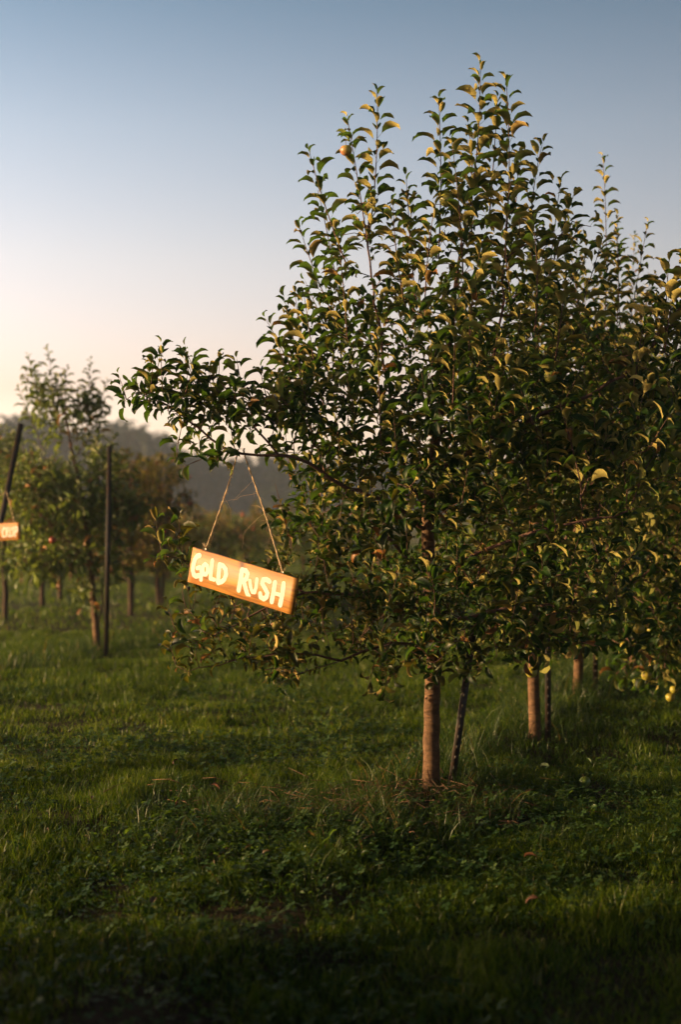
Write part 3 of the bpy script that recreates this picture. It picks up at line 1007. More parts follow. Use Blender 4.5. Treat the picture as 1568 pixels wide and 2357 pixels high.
def place(o, px, py_base, d, rz, label, group, scale=1.0):
    w = W(px, py_base, d)
    o.location = (w[0], w[1], float(ground_z(w[0], w[1])) - .01)
    o.rotation_euler = (0, 0, rz)
    o.scale = (scale,) * 3
    tag(o, label, 'apple tree', group)
    return o


G1 = 'apple trees of the near row'
place(tree_a, 1235, 1720, 8.62, 0, 'apple tree just behind the large one, its smooth trunk beside a studded steel post', G1)
place(tree_b, 1330, 1620, 10.45, 0.0, 'third apple tree of the near row, its trunk seen left of the third steel post', G1, 1.0)
t4 = copy_tree(tree_b); place(t4, 1462, 1560, 12.0, 2.1, 'apple tree hung with yellow apples behind the third trunk of the near row', G1, 1.0)
t5 = copy_tree(tree_a); place(t5, 1560, 1505, 13.9, 3.0, 'apple tree at the right edge, behind the one with the lowest apples', G1, 1.0)
t6 = copy_tree(tree_b); place(t6, 1700, 1480, 15.9, 4.0, 'farthest apple tree of the near row, past the right edge', G1, 1.0)


def hang(tree, px, py, d, rad, mt):
    bpy.context.view_layer.update()
    p = tree.matrix_world.inverted() @ Vector(W(px, py, d))
    return apple(tree, p, rad, mt)


hang(tree_a, 1225, 1548, 8.05, .034, M_apple_y)


def low_branch_tree():
    """the apple-laden tree at the right edge, closer than the row's fourth tree"""
    t7 = copy_tree(tree_b)
    place(t7, 1790, 1700, 9.3, 1.0, 'apple tree at the right edge whose hanging branches reach down beside the yellow apples', G1, 1.0)
    t7.location.z -= .13
    for px, py, rr in ((1490, 1556, .034), (1440, 1487, .03), (1545, 1606, .03), (1554, 1588, .028), (1500, 1450, .026)):
        hang(t7, px, py, 8.9, rr, M_apple_y)


low_branch_tree()

# ------------------------------------------------------------------ left row
D2 = 14.0
B2 = np.array([*W(222, 1498, D2)[:2], 0.0])


def L2(px, py, off=0.0):
    return W(px, py, D2 + off) - B2


def left_tree():
    root = empty('apple_tree', (B2[0], B2[1], float(ground_z(B2[0], B2[1]))))
    tag(root, 'slender pale-leaved apple tree with a forked trunk beside a tall upright dark post', 'apple tree', 'apple trees of the left row')
    t = Tree(77)
    trunk = t.path([L2(224, 1505), L2(221, 1450), L2(216, 1395), L2(208, 1300), L2(200, 1220), L2(185, 1130), L2(168, 1060), L2(155, 980), L2(140, 900)], step=.09, jit=.005)
    a = t.nearest(L2(221, 1450))
    t.path([t.P[a], L2(236, 1400), L2(238, 1340), L2(250, 1240), L2(265, 1150)], start=a)
    t.path([t.P[t.nearest(L2(170, 1065))], L2(190, 1030), L2(215, 985), L2(238, 940)], start=t.nearest(L2(170, 1065)))
    t.path([t.P[t.nearest(L2(205, 1290))], L2(150, 1240, -.2), L2(90, 1180, -.3), L2(60, 1110, -.3)], start=t.nearest(L2(205, 1290)))
    t.path([t.P[t.nearest(L2(185, 1130))], L2(120, 1090), L2(75, 1050)], start=t.nearest(L2(185, 1130)))
    blobs = [((150, 1180, -.05), (.55, .5, .38), 150), ((90, 1160, -.1), (.34, .4, .42), 80), ((255, 1170, 0), (.30, .4, .40), 70), ((120, 1300, 0), (.45, .4, .2), 60), ((240, 1300, -.1), (.22, .3, .25), 30),
             ((135, 960, 0), (.22, .2, .30), 34), ((205, 960, 0), (.18, .2, .22), 22), ((90, 900, 0), (.1, .1, .14), 8), ((190, 1380, -.2), (.12, .14, .14), 10), ((220, 1060, 0), (.2, .25, .15), 20)]
    att = blob_points(t.r, [(L2(*c), rr, w) for c, rr, w in blobs], 1500)
    t.grow(att, step=.08, kill=.10, infl=1.0, up=.15, iters=60)
    t.finish(r_tip=.0022, expo=2.4, trunk_ids=trunk, trunk_r=[(0, .042), (.15, .033), (.5, .022), (1, .006)])
    t.wood(root, M_bark, M_twig, 5)
    t.dress(size=.10, dens=.9, rmax=.007, k=(3, 6))
    sh = MB()
    for (tx, ty), (bx, by), off in [((90, 870), (120, 990), .1), ((130, 880), (140, 1000), -.1), ((165, 900), (165, 1030), .1), ((195, 900), (190, 1030), .1), ((60, 940), (100, 1040), .1), ((65, 822), (100, 960), 0), ((110, 808), (128, 960), 0), ((155, 850), (150, 980), 0), ((208, 832), (196, 980), 0), ((245, 880), (225, 990), 0), ((45, 900), (90, 1010), .1), ((180, 900), (175, 1020), 0), ((240, 930), (225, 1010), 0),
                                    ((50, 1060), (85, 1180), -.3), ((75, 1040), (100, 1160), -.3), ((120, 1060), (130, 1180), -.35), ((30, 1110), (60, 1220), -.3), ((270, 1040), (262, 1160), 0), ((225, 1030), (228, 1130), -.2)]:
        t.shoot(L2(bx, by, off), L2(tx, ty, off), size=.105, gap=.03, mb=sh)
    for i in t.r.permutation([i for i in range(len(t.Pn)) if not t.kids[i]])[:130]:
        p = t.Pn[i]
        t.shoot(p, p + np.array([t.r.normal(0, .04), t.r.normal(0, .04), t.r.uniform(.12, .25)]), size=.10, gap=.03, mb=sh, r0=.003)
    t.leaves(root, M_leaf_pale, LT, 5, stems=sh)
    print('left leaves', len(t.leafP))
    apple(root, L2(120, 1245, -.5), .034, M_apple_r)
    return root


left_tree()

tree_c = orchard_tree('apple_tree', 41, 2.75, .62, M_leaf_old, apples=[((.2, -.4, 1.5), .03), ((-.35, -.35, 1.2), .03), ((.4, -.25, 1.9), .028)], apple_m=M_apple_r, n_attr=650, nshoots=10, bark=M_bark_dark, leaf=.095, tr=.04, bottom=.6, dens=.75, shoot_len=(.2, .45))
tree_d = orchard_tree('apple_tree', 42, 2.6, .70, M_leaf_pale, apples=[((.3, -.4, 1.2), .03)], apple_m=M_apple_r, n_attr=600, nshoots=14, bark=M_bark_dark, leaf=.095, tr=.036, bottom=.55, dens=.6)
G2 = 'apple trees behind the left row'
place(tree_c, 366, 1398, 19.8, 1.0, 'reddish apple tree, stout dark trunk, between the tall upright post and the hanging board', G2, .95)
place(tree_d, 95, 1405, 19.4, .3, 'apple tree with a thin straight trunk, seen behind the pale-leaved tree on the left', G2)
c1 = copy_tree(tree_c); place(c1, 300, 1385, 21.0, 3.3, 'autumn-tinted apple tree directly behind the tall upright post', G2, 1.0)
c2 = copy_tree(tree_c); place(c2, 137, 1390, 21.0, 4.9, 'small apple tree with orange fruit, between the two slim trunks at the left', G2, .9)
c3 = copy_tree(tree_d); place(c3, -40, 1400, 19.5, 2.2, 'leafy apple tree filling the left edge below the small board', 'apple trees at the left edge', 1.0)
c5 = copy_tree(tree_d); place(c5, 8, 1430, 17.4, 1.2, 'low leafy apple tree behind the small lettered board', G2, 1.0)
c6 = copy_tree(tree_c); place(c6, 300, 1425, 18.2, 2.2, 'bushy autumn apple tree right of the tall upright post', G2, .92)
# the next tree of the left row, just outside the frame: its crown shows at the left edge
c4 = copy_tree(tree_d); place(c4, -50, 1453, 16.2, 5.2, 'apple tree whose outer twigs show at the left edge above the post', 'apple trees at the left edge', 1.12)

far = orchard_tree('apple_tree', 51, 2.0, .75, M_leaf_old, n_attr=220, low=True, nshoots=6, leaf=.14, bottom=.3, templates=LT_low, apples=[((.3, -.6, 1.0), .042), ((-.4, -.5, .8), .042), ((.0, -.7, 1.3), .042), ((.55, -.3, .7), .042)], apple_m=M_apple_r, shoot_len=(.2, .4))
far2 = orchard_tree('apple_tree', 52, 1.9, .7, M_leaf_pale, n_attr=220, low=True, nshoots=8, leaf=.14, bottom=.3, templates=LT_low, shoot_len=(.2, .4))
G3 = 'small apple trees of the far rows'
FARLAB = ['reddish small apple tree of the far rows below the misty wood', 'pale-leaved small apple tree of the far rows below the misty wood']
spots = []
for row, (d0, zstep) in enumerate(((27.0, 1.0), (33.0, 1.0), (41.0, 1.0))):
    for k in range(9):
        px = (380 + row * 20) + k * (62 - row * 6)
        spots.append((px + random.uniform(-8, 8), d0 + k * .5 + random.uniform(-.4, .4)))
for row, d0 in enumerate((26.0, 34.0)):
    for k in range(6):
        spots.append((-20 + k * 60 + random.uniform(-10, 10), d0 + random.uniform(-1, 1)))
first = {0: far, 1: far2}
for i, (px, d) in enumerate(spots):
    src = i % 2
    o = first.pop(src) if src in first else copy_tree(far if src == 0 else far2)
    place(o, px, 1150 + 1.5 * F / d, d, random.uniform(0, 6.28), FARLAB[src], G3 + (', reddish' if src == 0 else ', pale'), random.uniform(.72, .95))

# apple trees added out of frame round the camera to shade the lawn
G4 = 'unseen apple trees added to cast shade'
shade_spots = SHADE = [(-5.4, 3.5), (-7.6, 3.3), (-9.8, 3.1), (-12, 2.9), (-6.5, 2.0), (-8.7, 1.6), (-4.3, 2.0), (-10.8, 1.4), (-6.2, .2), (-8.0, -.9), (-4.4, -.4), (-3.2, .2), (-2.3, -1.5), (-5.5, -2.2), (-.8, -2.2), (.9, -2.6), (2.4, -1.6), (3.2, .6), (-11.4, -.4), (-11.5, 1.4), (-13.4, .6)]
for i, (x, y) in enumerate(shade_spots):
    o = copy_tree(tree_b if i % 2 else tree_a)
    o.location = (x, y, 0); o.rotation_euler = (0, 0, i * 1.3); o.scale = (1.0,) * 3
    tag(o, 'apple tree added outside the frame near the camera to shade the lawn', 'apple tree', G4)


# ================================================================== POSTS
def post(name, label, bx, by, d, tx, ty, d2=None, **kw):
    b = W(bx, by, d); tpt = W(tx, ty, d2 or d)
    b[2] = float(ground_z(b[0], b[1])) if b[2] < .3 else b[2]
    o = t_post(name, b, tpt, **kw)
    tag(o, label, 'fence post', 'steel tree posts')
    return o


post('steel_post', 'leaning dark studded steel post right of the large tree trunk', 1037, 1838, 7.10, 1092, 1440, 7.1, yaw=.15)
post('steel_post', 'dark studded steel post right of the second trunk', 1263, 1722, 8.6, 1262, 1300, 8.6, yaw=.15)
post('steel_post', 'dark steel post right of the third trunk', 1372, 1612, 10.6, 1375, 1150, 10.6, yaw=.15)
post('steel_post', 'thin dark steel post under the branches near the right edge', 1446, 1570, 11.7, 1444, 1250, 11.7)
post('steel_post', 'tall upright dark post beside the forked pale-leaved tree', 243, 1513, 13.4, 252, 1026, 13.4, yaw=.3, studs=False, face=.045)
post('steel_post', 'leaning dark post at the left edge with a small board hung on it', -68, 1545, 12.4, 48, 975, 12.4, yaw=.3, studs=False, face=.048)
post('steel_post', 'dark post against the trunk of the reddish apple tree', 372, 1400, 19.6, 388, 1120, 19.6, studs=False, face=.05)


# ================================================================== PAINTED BOARDS
def brush(strokes, to_board, x0, x1, z0, z1, res, wob, seed):
    """strokes (lists of (x, y, radius)) joined into one painted shape with clean outline"""
    nx = int((x1 - x0) / res) + 1; nz = int((z1 - z0) / res) + 1
    X, Z = np.meshgrid(x0 + np.arange(nx) * res, z0 + np.arange(nz) * res)
    sd = np.full(X.shape, 9.0)
    for st in strokes:
        q = [(*to_board(a, b), c) for a, b, c in st]
        for (ax, az, ar), (bx, bz, br) in zip(q[:-1], q[1:]):
            dx, dz = bx - ax, bz - az
            tt = np.clip(((X - ax) * dx + (Z - az) * dz) / (dx * dx + dz * dz + 1e-12), 0, 1)
            sd = np.minimum(sd, np.hypot(X - ax - tt * dx, Z - az - tt * dz) - (ar + (br - ar) * tt))
    nf = make_noise(seed, 32)
    sd = sd + (nf(X / .008, Z / .008) - .5) * wob + (nf(X / .003 + 9, Z / .003) - .5) * wob * .5
    V = []; Fc = []; cache = {}

    def vid(key, p):
        if key not in cache:
            cache[key] = len(V); V.append(p)
        return cache[key]
    for j in range(nz - 1):
        for i in range(nx - 1):
            c = [(i, j), (i + 1, j), (i + 1, j + 1), (i, j + 1)]
            s = [sd[b, a] for a, b in c]
            if min(s) > 0: continue
            poly = []
            for k in range(4):
                a, b = c[k], c[(k + 1) % 4]; sa, sb = s[k], s[(k + 1) % 4]
                if sa <= 0: poly.append(vid(a, (X[a[1], a[0]], Z[a[1], a[0]])))
                if (sa <= 0) != (sb <= 0):
                    tt = sa / (sa - sb)
                    e = (a, b) if a < b else (b, a)
                    poly.append(vid(e, (X[a[1], a[0]] + tt * (X[b[1], b[0]] - X[a[1], a[0]]), Z[a[1], a[0]] + tt * (Z[b[1], b[0]] - Z[a[1], a[0]]))))
            if len(poly) >= 3: Fc.append(poly)
    return V, Fc


def board_thing(name, label, group, centre, yaw, roll, Lb, Hb, strokes, to_board, res, wob=.0012):
    """board local axes: x along, z up, the painted face looks to -y"""
    root = empty(name, centre)
    # R = Rz(-yaw) * Ry(roll)
    M = Matrix.Rotation(-yaw, 4, 'Z') @ Matrix.Rotation(roll, 4, 'Y')
    root.rotation_euler = M.to_euler()
    tag(root, label, 'wooden sign', group)
    th = .014
    b = MB()
    # slightly uneven sawn plank: outline with softened edges
    nseg = 26
    prof = [(-Hb / 2, -th / 2 + .0015), (-Hb / 2 + .0015, -th / 2), (Hb / 2 - .0015, -th / 2), (Hb / 2, -th / 2 + .0015), (Hb / 2, th / 2), (-Hb / 2, th / 2)]
    V = []
    rr = random.Random(4)
    for i in range(nseg + 1):
        x = -Lb / 2 + Lb * i / nseg
        dz = rr.uniform(-.0006, .0006)
        for z, y in prof: V.append((x, y, z + dz))
    Fc = []
    k = len(prof)
    for i in range(nseg):
        for j in range(k):
            j2 = (j + 1) % k
            Fc.append([i * k + j, (i + 1) * k + j, (i + 1) * k + j2, i * k + j2])
    Fc.append(list(range(k))); Fc.append([nseg * k + j for j in range(k)][::-1])
    b.add(V, Fc)
    b.build('board', M_wood, root, False)
    V, Fc = brush(strokes, to_board, -Lb / 2, Lb / 2, -Hb / 2, Hb / 2, res, wob, 8)
    m = MB(); m.add([(x, -th / 2 - .0008, z) for x, z in V], Fc)
    m.build('lettering', M_paint, root, False)
    return root, M


def twine(parent, Minv, pts, frays, r=.0034, seed=0):
    """two-ply twine in world points, stored in the sign's own space"""
    rr = np.random.default_rng(seed)
    pts = resample([np.array(p) for p in pts], .02)
    m = MB()
    n = len(pts)
    for ph in (0, math.pi):
        q = []
        for i, p in enumerate(pts):
            a = i * .02 / .016 * 1.0 + ph
            q.append(p + np.array([math.cos(a), math.sin(a), 0]) * r * .62)
        m.tube(q, r * .72, 5)
    hair = MB()
    for (i0, L, spread) in frays:
        i = int(i0 * (n - 1)); p = pts[i]
        d = rr.normal(0, spread, 3) + np.array([0, 0, -.55]); d /= np.linalg.norm(d)
        q = [p]; 
        for k in range(7):
            d = d + rr.normal(0, .32, 3) + np.array([0, 0, -.12]); d /= np.linalg.norm(d)
            q.append(q[-1] + d * L / 7)
        hair.tube(q, [.0009 * (1 - .6 * k / 7) for k in range(8)], 3)
    m.add(hair.v, hair.f)
    for mm in (m,):
        A = np.array(mm.v); A4 = np.concatenate([A, np.ones((len(A), 1))], 1) @ np.array(Minv).T
        mm.v = [tuple(p) for p in A4[:, :3]]
    o = m.build('twine', M_twine, parent)
    return o


# --- GOLD RUSH board (stroke coordinates are read off an enlargement of the board)
DS = 6.80
LB = 317 / F * DS; HB = 84 / F * DS
TLz = np.array([268., 172.]); EU = np.array([1022., 260.]); EV = np.array([-58., 332.])
Minv2 = np.linalg.inv(np.stack([EU, EV], 1))


def to_b(x, y):
    u, v = Minv2 @ (np.array([x, y]) - TLz)
    return (u - .5) * LB, (.5 - v) * HB


def zoom_to_photo(x, y):
    return (600 + x * 600 / 1568) * 1568 / 2500, (1950 + y * 600 / 1568) * 1568 / 2500


cx, cy = zoom_to_photo(*(TLz + EU / 2 + EV / 2))
C0 = W(cx, cy, DS)
k = LB / 1075.0
rad = lambda px: px * LB / 1284.0 * 1.22


def st(w, *pts):
    return [(x, y, rad(w if len(p) < 1 else p[0])) for x, y, *p in pts]


gold = [
    st(20, (337, 250), (312, 258), (288, 290), (272, 345), (266, 395), (277, 435), (300, 449), (325, 440)),
    st(17, (312, 372), (338, 362), (352, 368), (352, 415), (350, 478)),
    st(17, (395, 330), (372, 350), (366, 392), (376, 425), (402, 428), (420, 395), (418, 350), (395, 330)),
    st(19, (468, 296), (458, 360), (447, 462)), st(16, (447, 462), (485, 474)),
    st(20, (540, 338), (532, 400), (522, 492)), st(19, (540, 330), (575, 340), (602, 372), (606, 420), (588, 465), (558, 492), (525, 500)),
    st(21, (762, 380), (750, 450), (729, 560)), st(19, (762, 372), (800, 378), (818, 405), (808, 445), (780, 478)),
    st(20, (775, 470), (795, 530), (812, 590), (838, 607, 9)),
    st(16, (838, 470), (846, 530), (862, 572), (884, 574), (898, 530), (908, 455)),
    st(19, (1028, 468), (1003, 452), (968, 456), (958, 490), (985, 535), (1008, 575), (1000, 612), (972, 632), (942, 615), (938, 585)),
    st(20, (1082, 478), (1066, 560), (1048, 652)), st(20, (1162, 484), (1150, 580), (1128, 678)), st(15, (1066, 572), (1150, 592)),
]
sign, MS = board_thing('hanging_sign', 'tilted stained wooden board reading GOLD RUSH hanging on frayed twine from the large tree', None, C0, math.radians(35.6), math.radians(11.7), LB, HB, gold, to_b, .0016)
bpy.context.view_layer.update()
MW = sign.matrix_world.copy(); MI = MW.inverted()


def on_board(x, z, y=-.011):
    v = MW @ Vector((x, y, z)); return np.array(v)


hl = to_b(385, 212); hr = to_b(1148, 385)
limbp = W(548, 1040, D1 - .31)
limbq = W(562, 1038, D1 - .30)
pl = on_board(hl[0], HB / 2 + .001, 0); pr = on_board(hr[0], HB / 2 + .001, 0)
fr = np.random.default_rng(2)
twine(sign, MI, [limbp + [0, .01, .012], limbp + [0, -.016, .006], limbp + [-.008, -.012, -.03], (limbp * .55 + pl * .45) + [.006, 0, 0], pl],
      [(.35, .09, .5), (.45, .05, .8), (.5, .14, .4), (.62, .06, .8), (.7, .05, .8), (.78, .07, .7), (.9, .05, 1), (.95, .06, 1.2), (.97, .04, 1.5), (.98, .05, 1.6)] + [(fr.random(), fr.uniform(.02, .05), .9) for _ in range(26)], seed=1)
twine(sign, MI, [limbq + [0, .01, .012], limbq + [0, -.016, .006], limbq + [.006, -.012, -.03], (limbq * .5 + pr * .5) + [.008, 0, -.01], pr],
      [(.3, .16, .3), (.4, .2, .3), (.5, .08, .8), (.55, .22, .3), (.62, .10, .6), (.7, .06, .8), (.9, .07, .9), (.97, .05, 1.5)] + [(fr.random(), fr.uniform(.02, .05), .9) for _ in range(26)], seed=2)
kn = MB()
for h in (hl, hr):
    kn.tube([(h[0] - .006, -.003, HB / 2 - .004), (h[0] - .006, -.004, HB / 2 + .007), (h[0], -.004, HB / 2 + .011), (h[0] + .006, -.004, HB / 2 + .007), (h[0] + .006, -.004, HB / 2 - .004)], .0011, 5)
kn.build('staple', M_staple, sign)
kt = MB()
for h in (hl, hr):
    for j in range(14):
        a = fr.uniform(0, 6.28); 
        kt.tube([(h[0], 0, HB / 2 + .008), (h[0] + .008 * math.cos(a), .006 * math.sin(a), HB / 2 + .018), (h[0] - .004 + .018 * math.cos(a), .012 * math.sin(a), HB / 2 + fr.uniform(.02, .04))], [.0016, .0012, .0005], 4)
kt.build('knot', M_twine, sign)

# --- the small board at the left edge: only CRISP shows
DC = 12.1
sc = DC / F
LC, HC = 185 * sc, 40 * sc
xr = 45.0                                    # photo x of its right end


def to_c(x, y):                               # x, y in photo pixels; the face tilts a little up to the right
    return LC / 2 + (x - xr) * sc / math.cos(.42), (1227 - y) * sc


YC = .42
rc = lambda w: w * sc
def sc_(w, *pts): return [(*p, rc(w)) for p in pts]
crisp = [sc_(1.9, (9, 1220), (5, 1218), (1, 1227), (2, 1238), (6, 1238)),
         sc_(1.7, (12, 1219), (10, 1239)), sc_(1.5, (12, 1218), (17, 1219), (16, 1226), (12, 1229), (17, 1238)),
         sc_(1.7, (22, 1219), (20, 1239)),
         sc_(1.6, (31, 1218), (27, 1220), (29, 1228), (28, 1236), (24, 1238)),
         sc_(1.7, (35, 1217), (33, 1239)), sc_(1.5, (35, 1217), (40, 1218), (40, 1226), (34, 1229))]
CC = W(xr, 1227, DC)
yaw = YC; roll = -.05
CC = CC - np.array([math.cos(yaw), -math.sin(yaw), 0]) * LC / 2
s2, M2 = board_thing('hanging_sign', 'small wooden board lettered CRISP at the left edge, hung from the leaning post', None, CC, yaw, roll, LC, HC, crisp, to_c, .0022, .0008)
bpy.context.view_layer.update()
MW2 = s2.matrix_world.copy()
pA = W(14, 1132, 12.36)
pB = np.array(MW2 @ Vector((LC / 2 - 14 * sc, 0, HC / 2)))
pC = np.array(MW2 @ Vector((-LC / 2 + 14 * sc, 0, HC / 2)))
twine(s2, MW2.inverted(), [pA, (pA + pB) / 2, pB], [(.5, .06, .6)], r=.003, seed=5)
twine(s2, MW2.inverted(), [pA + [-.01, 0, 0], (pA + pC) / 2, pC], [(.5, .06, .6)], r=.003, seed=6)


# ================================================================== GRASS, CLOVER, LITTER
def frustum_points(r, n, y0, y1, k=.30, c=1.35):
    """points over the ground strip the picture (and a step to each side) can see"""
    y = np.sqrt(r.random(n) * (y1 ** 2 - y0 ** 2) + y0 ** 2)
    x = (r.random(n) * 2 - 1) * (k * y + c)
    return x, y


def blades(name, x, y, h, w, lean, mat, seed, segs=3, rnd=None, z=None, kind='stuff', curve=1.0):
    r = np.random.default_rng(seed)
    n = len(x)
    a = r.random(n) * 2 * np.pi                  # facing
    la = r.random(n) * 2 * np.pi                 # leaning to
    z0 = ground_z(x, y) - .008 if z is None else z
    base = np.stack([x, y, z0], 1)
    wv = np.stack([np.cos(a), np.sin(a), np.zeros(n)], 1)
    lv = np.stack([np.cos(la), np.sin(la), np.zeros(n)], 1)
    V = []
    for i in range(segs + 1):
        t = i / segs
        bend = lean * (t ** (1 + curve))
        c = base + np.array([0, 0, 1.])[None] * (h * t * np.sqrt(np.clip(1 - (lean * t) ** 2 * .55, .08, 1)))[:, None] + lv * (h * bend)[:, None]
        ww = w * (1 - t ** 1.6) * .5
        if i < segs:
            V += [c - wv * ww[:, None], c + wv * ww[:, None]]
        else:
            V += [c]
    V = np.stack(V, 1)
    nv = V.shape[1]
    off = (np.arange(n) * nv)[:, None]
    polys = []
    q = []
    for i in range(segs - 1):
        q.append(np.stack([off[:, 0] + 2 * i, off[:, 0] + 2 * i + 1, off[:, 0] + 2 * i + 3, off[:, 0] + 2 * i + 2], 1))
    tri = np.stack([off[:, 0] + 2 * (segs - 1), off[:, 0] + 2 * (segs - 1) + 1, off[:, 0] + 2 * segs], 1)
    q = np.concatenate(q) if q else np.zeros((0, 4), int)
    flat = np.concatenate([q.ravel(), tri.ravel()])
    lt = np.concatenate([np.full(len(q), 4), np.full(len(tri), 3)])
    if rnd is None: rnd = r.random(n)
    o = mesh_obj(name, V.reshape(-1, 3), flat, lt, mat, None, True, {'rnd': np.repeat(np.clip(rnd, 0, 1), nv)})
    if kind: tag(o, kind=kind)
    return o


def grass_field():
    r = np.random.default_rng(8)
    for name, n, y0, y1, h0, w0, seg in (('grass', 340000, 3.0, 8.2, .062, .0042, 3), ('grass', 310000, 8.2, 16, .072, .0068, 2), ('grass', 185000, 16, 46, .085, .014, 2)):
        x, y = frustum_points(r, n, y0, y1)
        patch = nzB(x * 1.3 + 5, y * 1.3); fine = nzC(x * 4.5, y * 4.5 + 7); big = nzA(x * .35, y * .35 + 3)
        bare = np.exp(-(((x + 1.15) / .32) ** 2 + ((y - 6.35) / .42) ** 2)) * .95
        under = np.exp(-(row_dist(x, y) / .42) ** 2) * (y < 16) * .45 + np.exp(-(((x - .35) / .6) ** 2 + ((y - 6.65) / .35) ** 2)) * .75
        lane = 1 / (1 + np.exp((x + .35 - .25 * (y - 7)) * 4)) * np.clip((y - 6.6) / 1, 0, 1)
        dens = .25 + 1.0 * fine + .4 * patch - bare * 1.3 - under
        keep = r.random(n) < np.clip(dens, .03, 1)
        x, y, patch, fine, big, lane = x[keep], y[keep], patch[keep], fine[keep], big[keep], lane[keep]
        fine = fine * (1 - .45 * lane) + .5 * .45 * lane
        m = len(x)
        h = h0 * (.15 + 1.05 * fine ** 1.3 + .5 * patch) * r.uniform(.45, 1.3, m)
        w = w0 * r.uniform(.7, 1.3, m)
        col = .07 * lane - .03 + r.random(m) * .55 + .38 * (big * .5 + fine * .5) + (r.random(m) < .05) * .35
        tag(blades(name, x, y, h, w, r.uniform(.15, .95, m), M_grass, 9, seg, col), 'short mown grass of the orchard lawn')


grass_field()


def long_grass():
    r = np.random.default_rng(18)
    X, Y, H = [], [], []
    for i in range(520):
        s = r.random() ** .8 * 11.5 - 1.4
        ox = r.normal(0, .30)
        cx = .457 + .347 * s + .938 * ox; cy = 7.2 + .938 * s - .347 * ox
        k = int(r.integers(14, 46))
        hh = r.uniform(.12, .27) * math.exp(-(ox / .5) ** 2)
        if abs(cx - .42) < .17 and 6.3 < cy < 7.2: hh *= .3
        X.append(cx + r.normal(0, .045, k)); Y.append(cy + r.normal(0, .045, k)); H.append(hh * r.uniform(.5, 1.25, k))
    # tufts of the weedy patch left of and in front of the trunk
    for i in range(300):
        cx = r.normal(-.08, .5); cy = r.normal(6.5, .42)
        k = int(r.integers(10, 34))
        X.append(cx + r.normal(0, .04, k)); Y.append(cy + r.normal(0, .04, k)); H.append((.35 if abs(cx - .42) < .17 and cy > 6.3 else 1) * r.uniform(.06, .19) * r.uniform(.5, 1.2, k))
    # scattered coarse tufts on the lawn
    for i in range(260):
        x, y = frustum_points(r, 1, 4.2, 14)
        k = int(r.integers(8, 22))
        X.append(x + r.normal(0, .03, k)); Y.append(y + r.normal(0, .03, k)); H.append(r.uniform(.07, .13) * r.uniform(.6, 1.2, k))
    # strip under the left row
    for i in range(260):
        s = r.uniform(-5, 8)
        ox = r.normal(0, .28)
        cx = B2[0] + .347 * s + .938 * ox; cy = B2[1] + .938 * s - .347 * ox
        k = int(r.integers(12, 34))
        X.append(cx + r.normal(0, .05, k)); Y.append(cy + r.normal(0, .05, k)); H.append(r.uniform(.10, .22) * r.uniform(.5, 1.2, k))
    X = np.concatenate(X); Y = np.concatenate(Y); H = np.concatenate(H)
    near = row_dist(X, Y) < .7
    dry = np.exp(-(((X - .3) / .55) ** 2 + ((Y - 6.8) / .45) ** 2))
    rnd = r.random(len(X)) * .72 + (r.random(len(X)) < .05 + dry * .22) * r.uniform(.25, .45, len(X))
    w = .0048 * r.uniform(.6, 1.3, len(X)) * (1 + .06 * (Y - 6).clip(0))
    tag(blades('long_grass', X, Y, H, w, r.uniform(.3, 1.0, len(X)), M_tall, 19, 5, rnd, curve=1.4), 'long arching grass left unmown along the tree rows')


long_grass()


def clover_patch():
    r = np.random.default_rng(28)
    n = 36000
    x, y = frustum_points(r, n, 3.2, 11)
    mask = nzA(x * 1.1 + 20, y * 1.1 + 9) * .8 + nzB(x * 2.7, y * 2.7 + 30) * .5
    wgt = np.exp(-(((x + .35) / .6) ** 2 + ((y - 6.2) / .9) ** 2)) * 1.1 + np.exp(-(((x + .9) / .7) ** 2 + ((y - 8.6) / .9) ** 2)) * .5 + np.exp(-(((x + .3) / .9) ** 2 + ((y - 5.0) / .6) ** 2)) * .9
    keep = r.random(n) < np.clip((mask - .55) * 2.2 + wgt * .8, .02, 1)
    x, y = x[keep], y[keep]
    m = len(x)
    z = ground_z(x, y) + r.uniform(.03, .085, m)
    sz = r.uniform(.011, .020, m) * (1 + .7 * np.exp(-(((x + .1) / .5) ** 2 + ((y - 6.4) / .6) ** 2)))
    a0 = r.random(m) * 6.28
    tilt = r.normal(0, .35, (m, 2))
    V = []; F4 = []
    shape = np.array([(0, 0), (.55, .42), (1.0, .40), (.88, 0), (1.0, -.40), (.55, -.42)])
    for k in range(3):
        a = a0 + k * 2.094
        for sx_, sy_ in shape:
            lx = (sx_ * np.cos(a) - sy_ * np.sin(a)) * sz; ly = (sx_ * np.sin(a) + sy_ * np.cos(a)) * sz
            lz = lx * tilt[:, 0] + ly * tilt[:, 1] + .25 * abs(sy_) * sz
            V.append(np.stack([x + lx, y + ly, z + lz], 1))
    V = np.stack(V, 1)
    off = (np.arange(m) * 18)[:, None]
    Fs = []
    for k in range(3):
        b = k * 6
        Fs.append(off + np.array([[b, b + 1, b + 2, b + 3]])[0][None]); Fs.append(off + np.array([[b, b + 3, b + 4, b + 5]])[0][None])
    Fs = np.concatenate(Fs)
    rnd = np.repeat(r.random(m), 18)
    o = mesh_obj('clover', V.reshape(-1, 3), Fs.ravel(), np.full(len(Fs), 4), M_clover, None, False, {'rnd': rnd})
    tag(o, 'clover and creeping weeds spreading over the lawn below the tree', kind='stuff')


clover_patch()


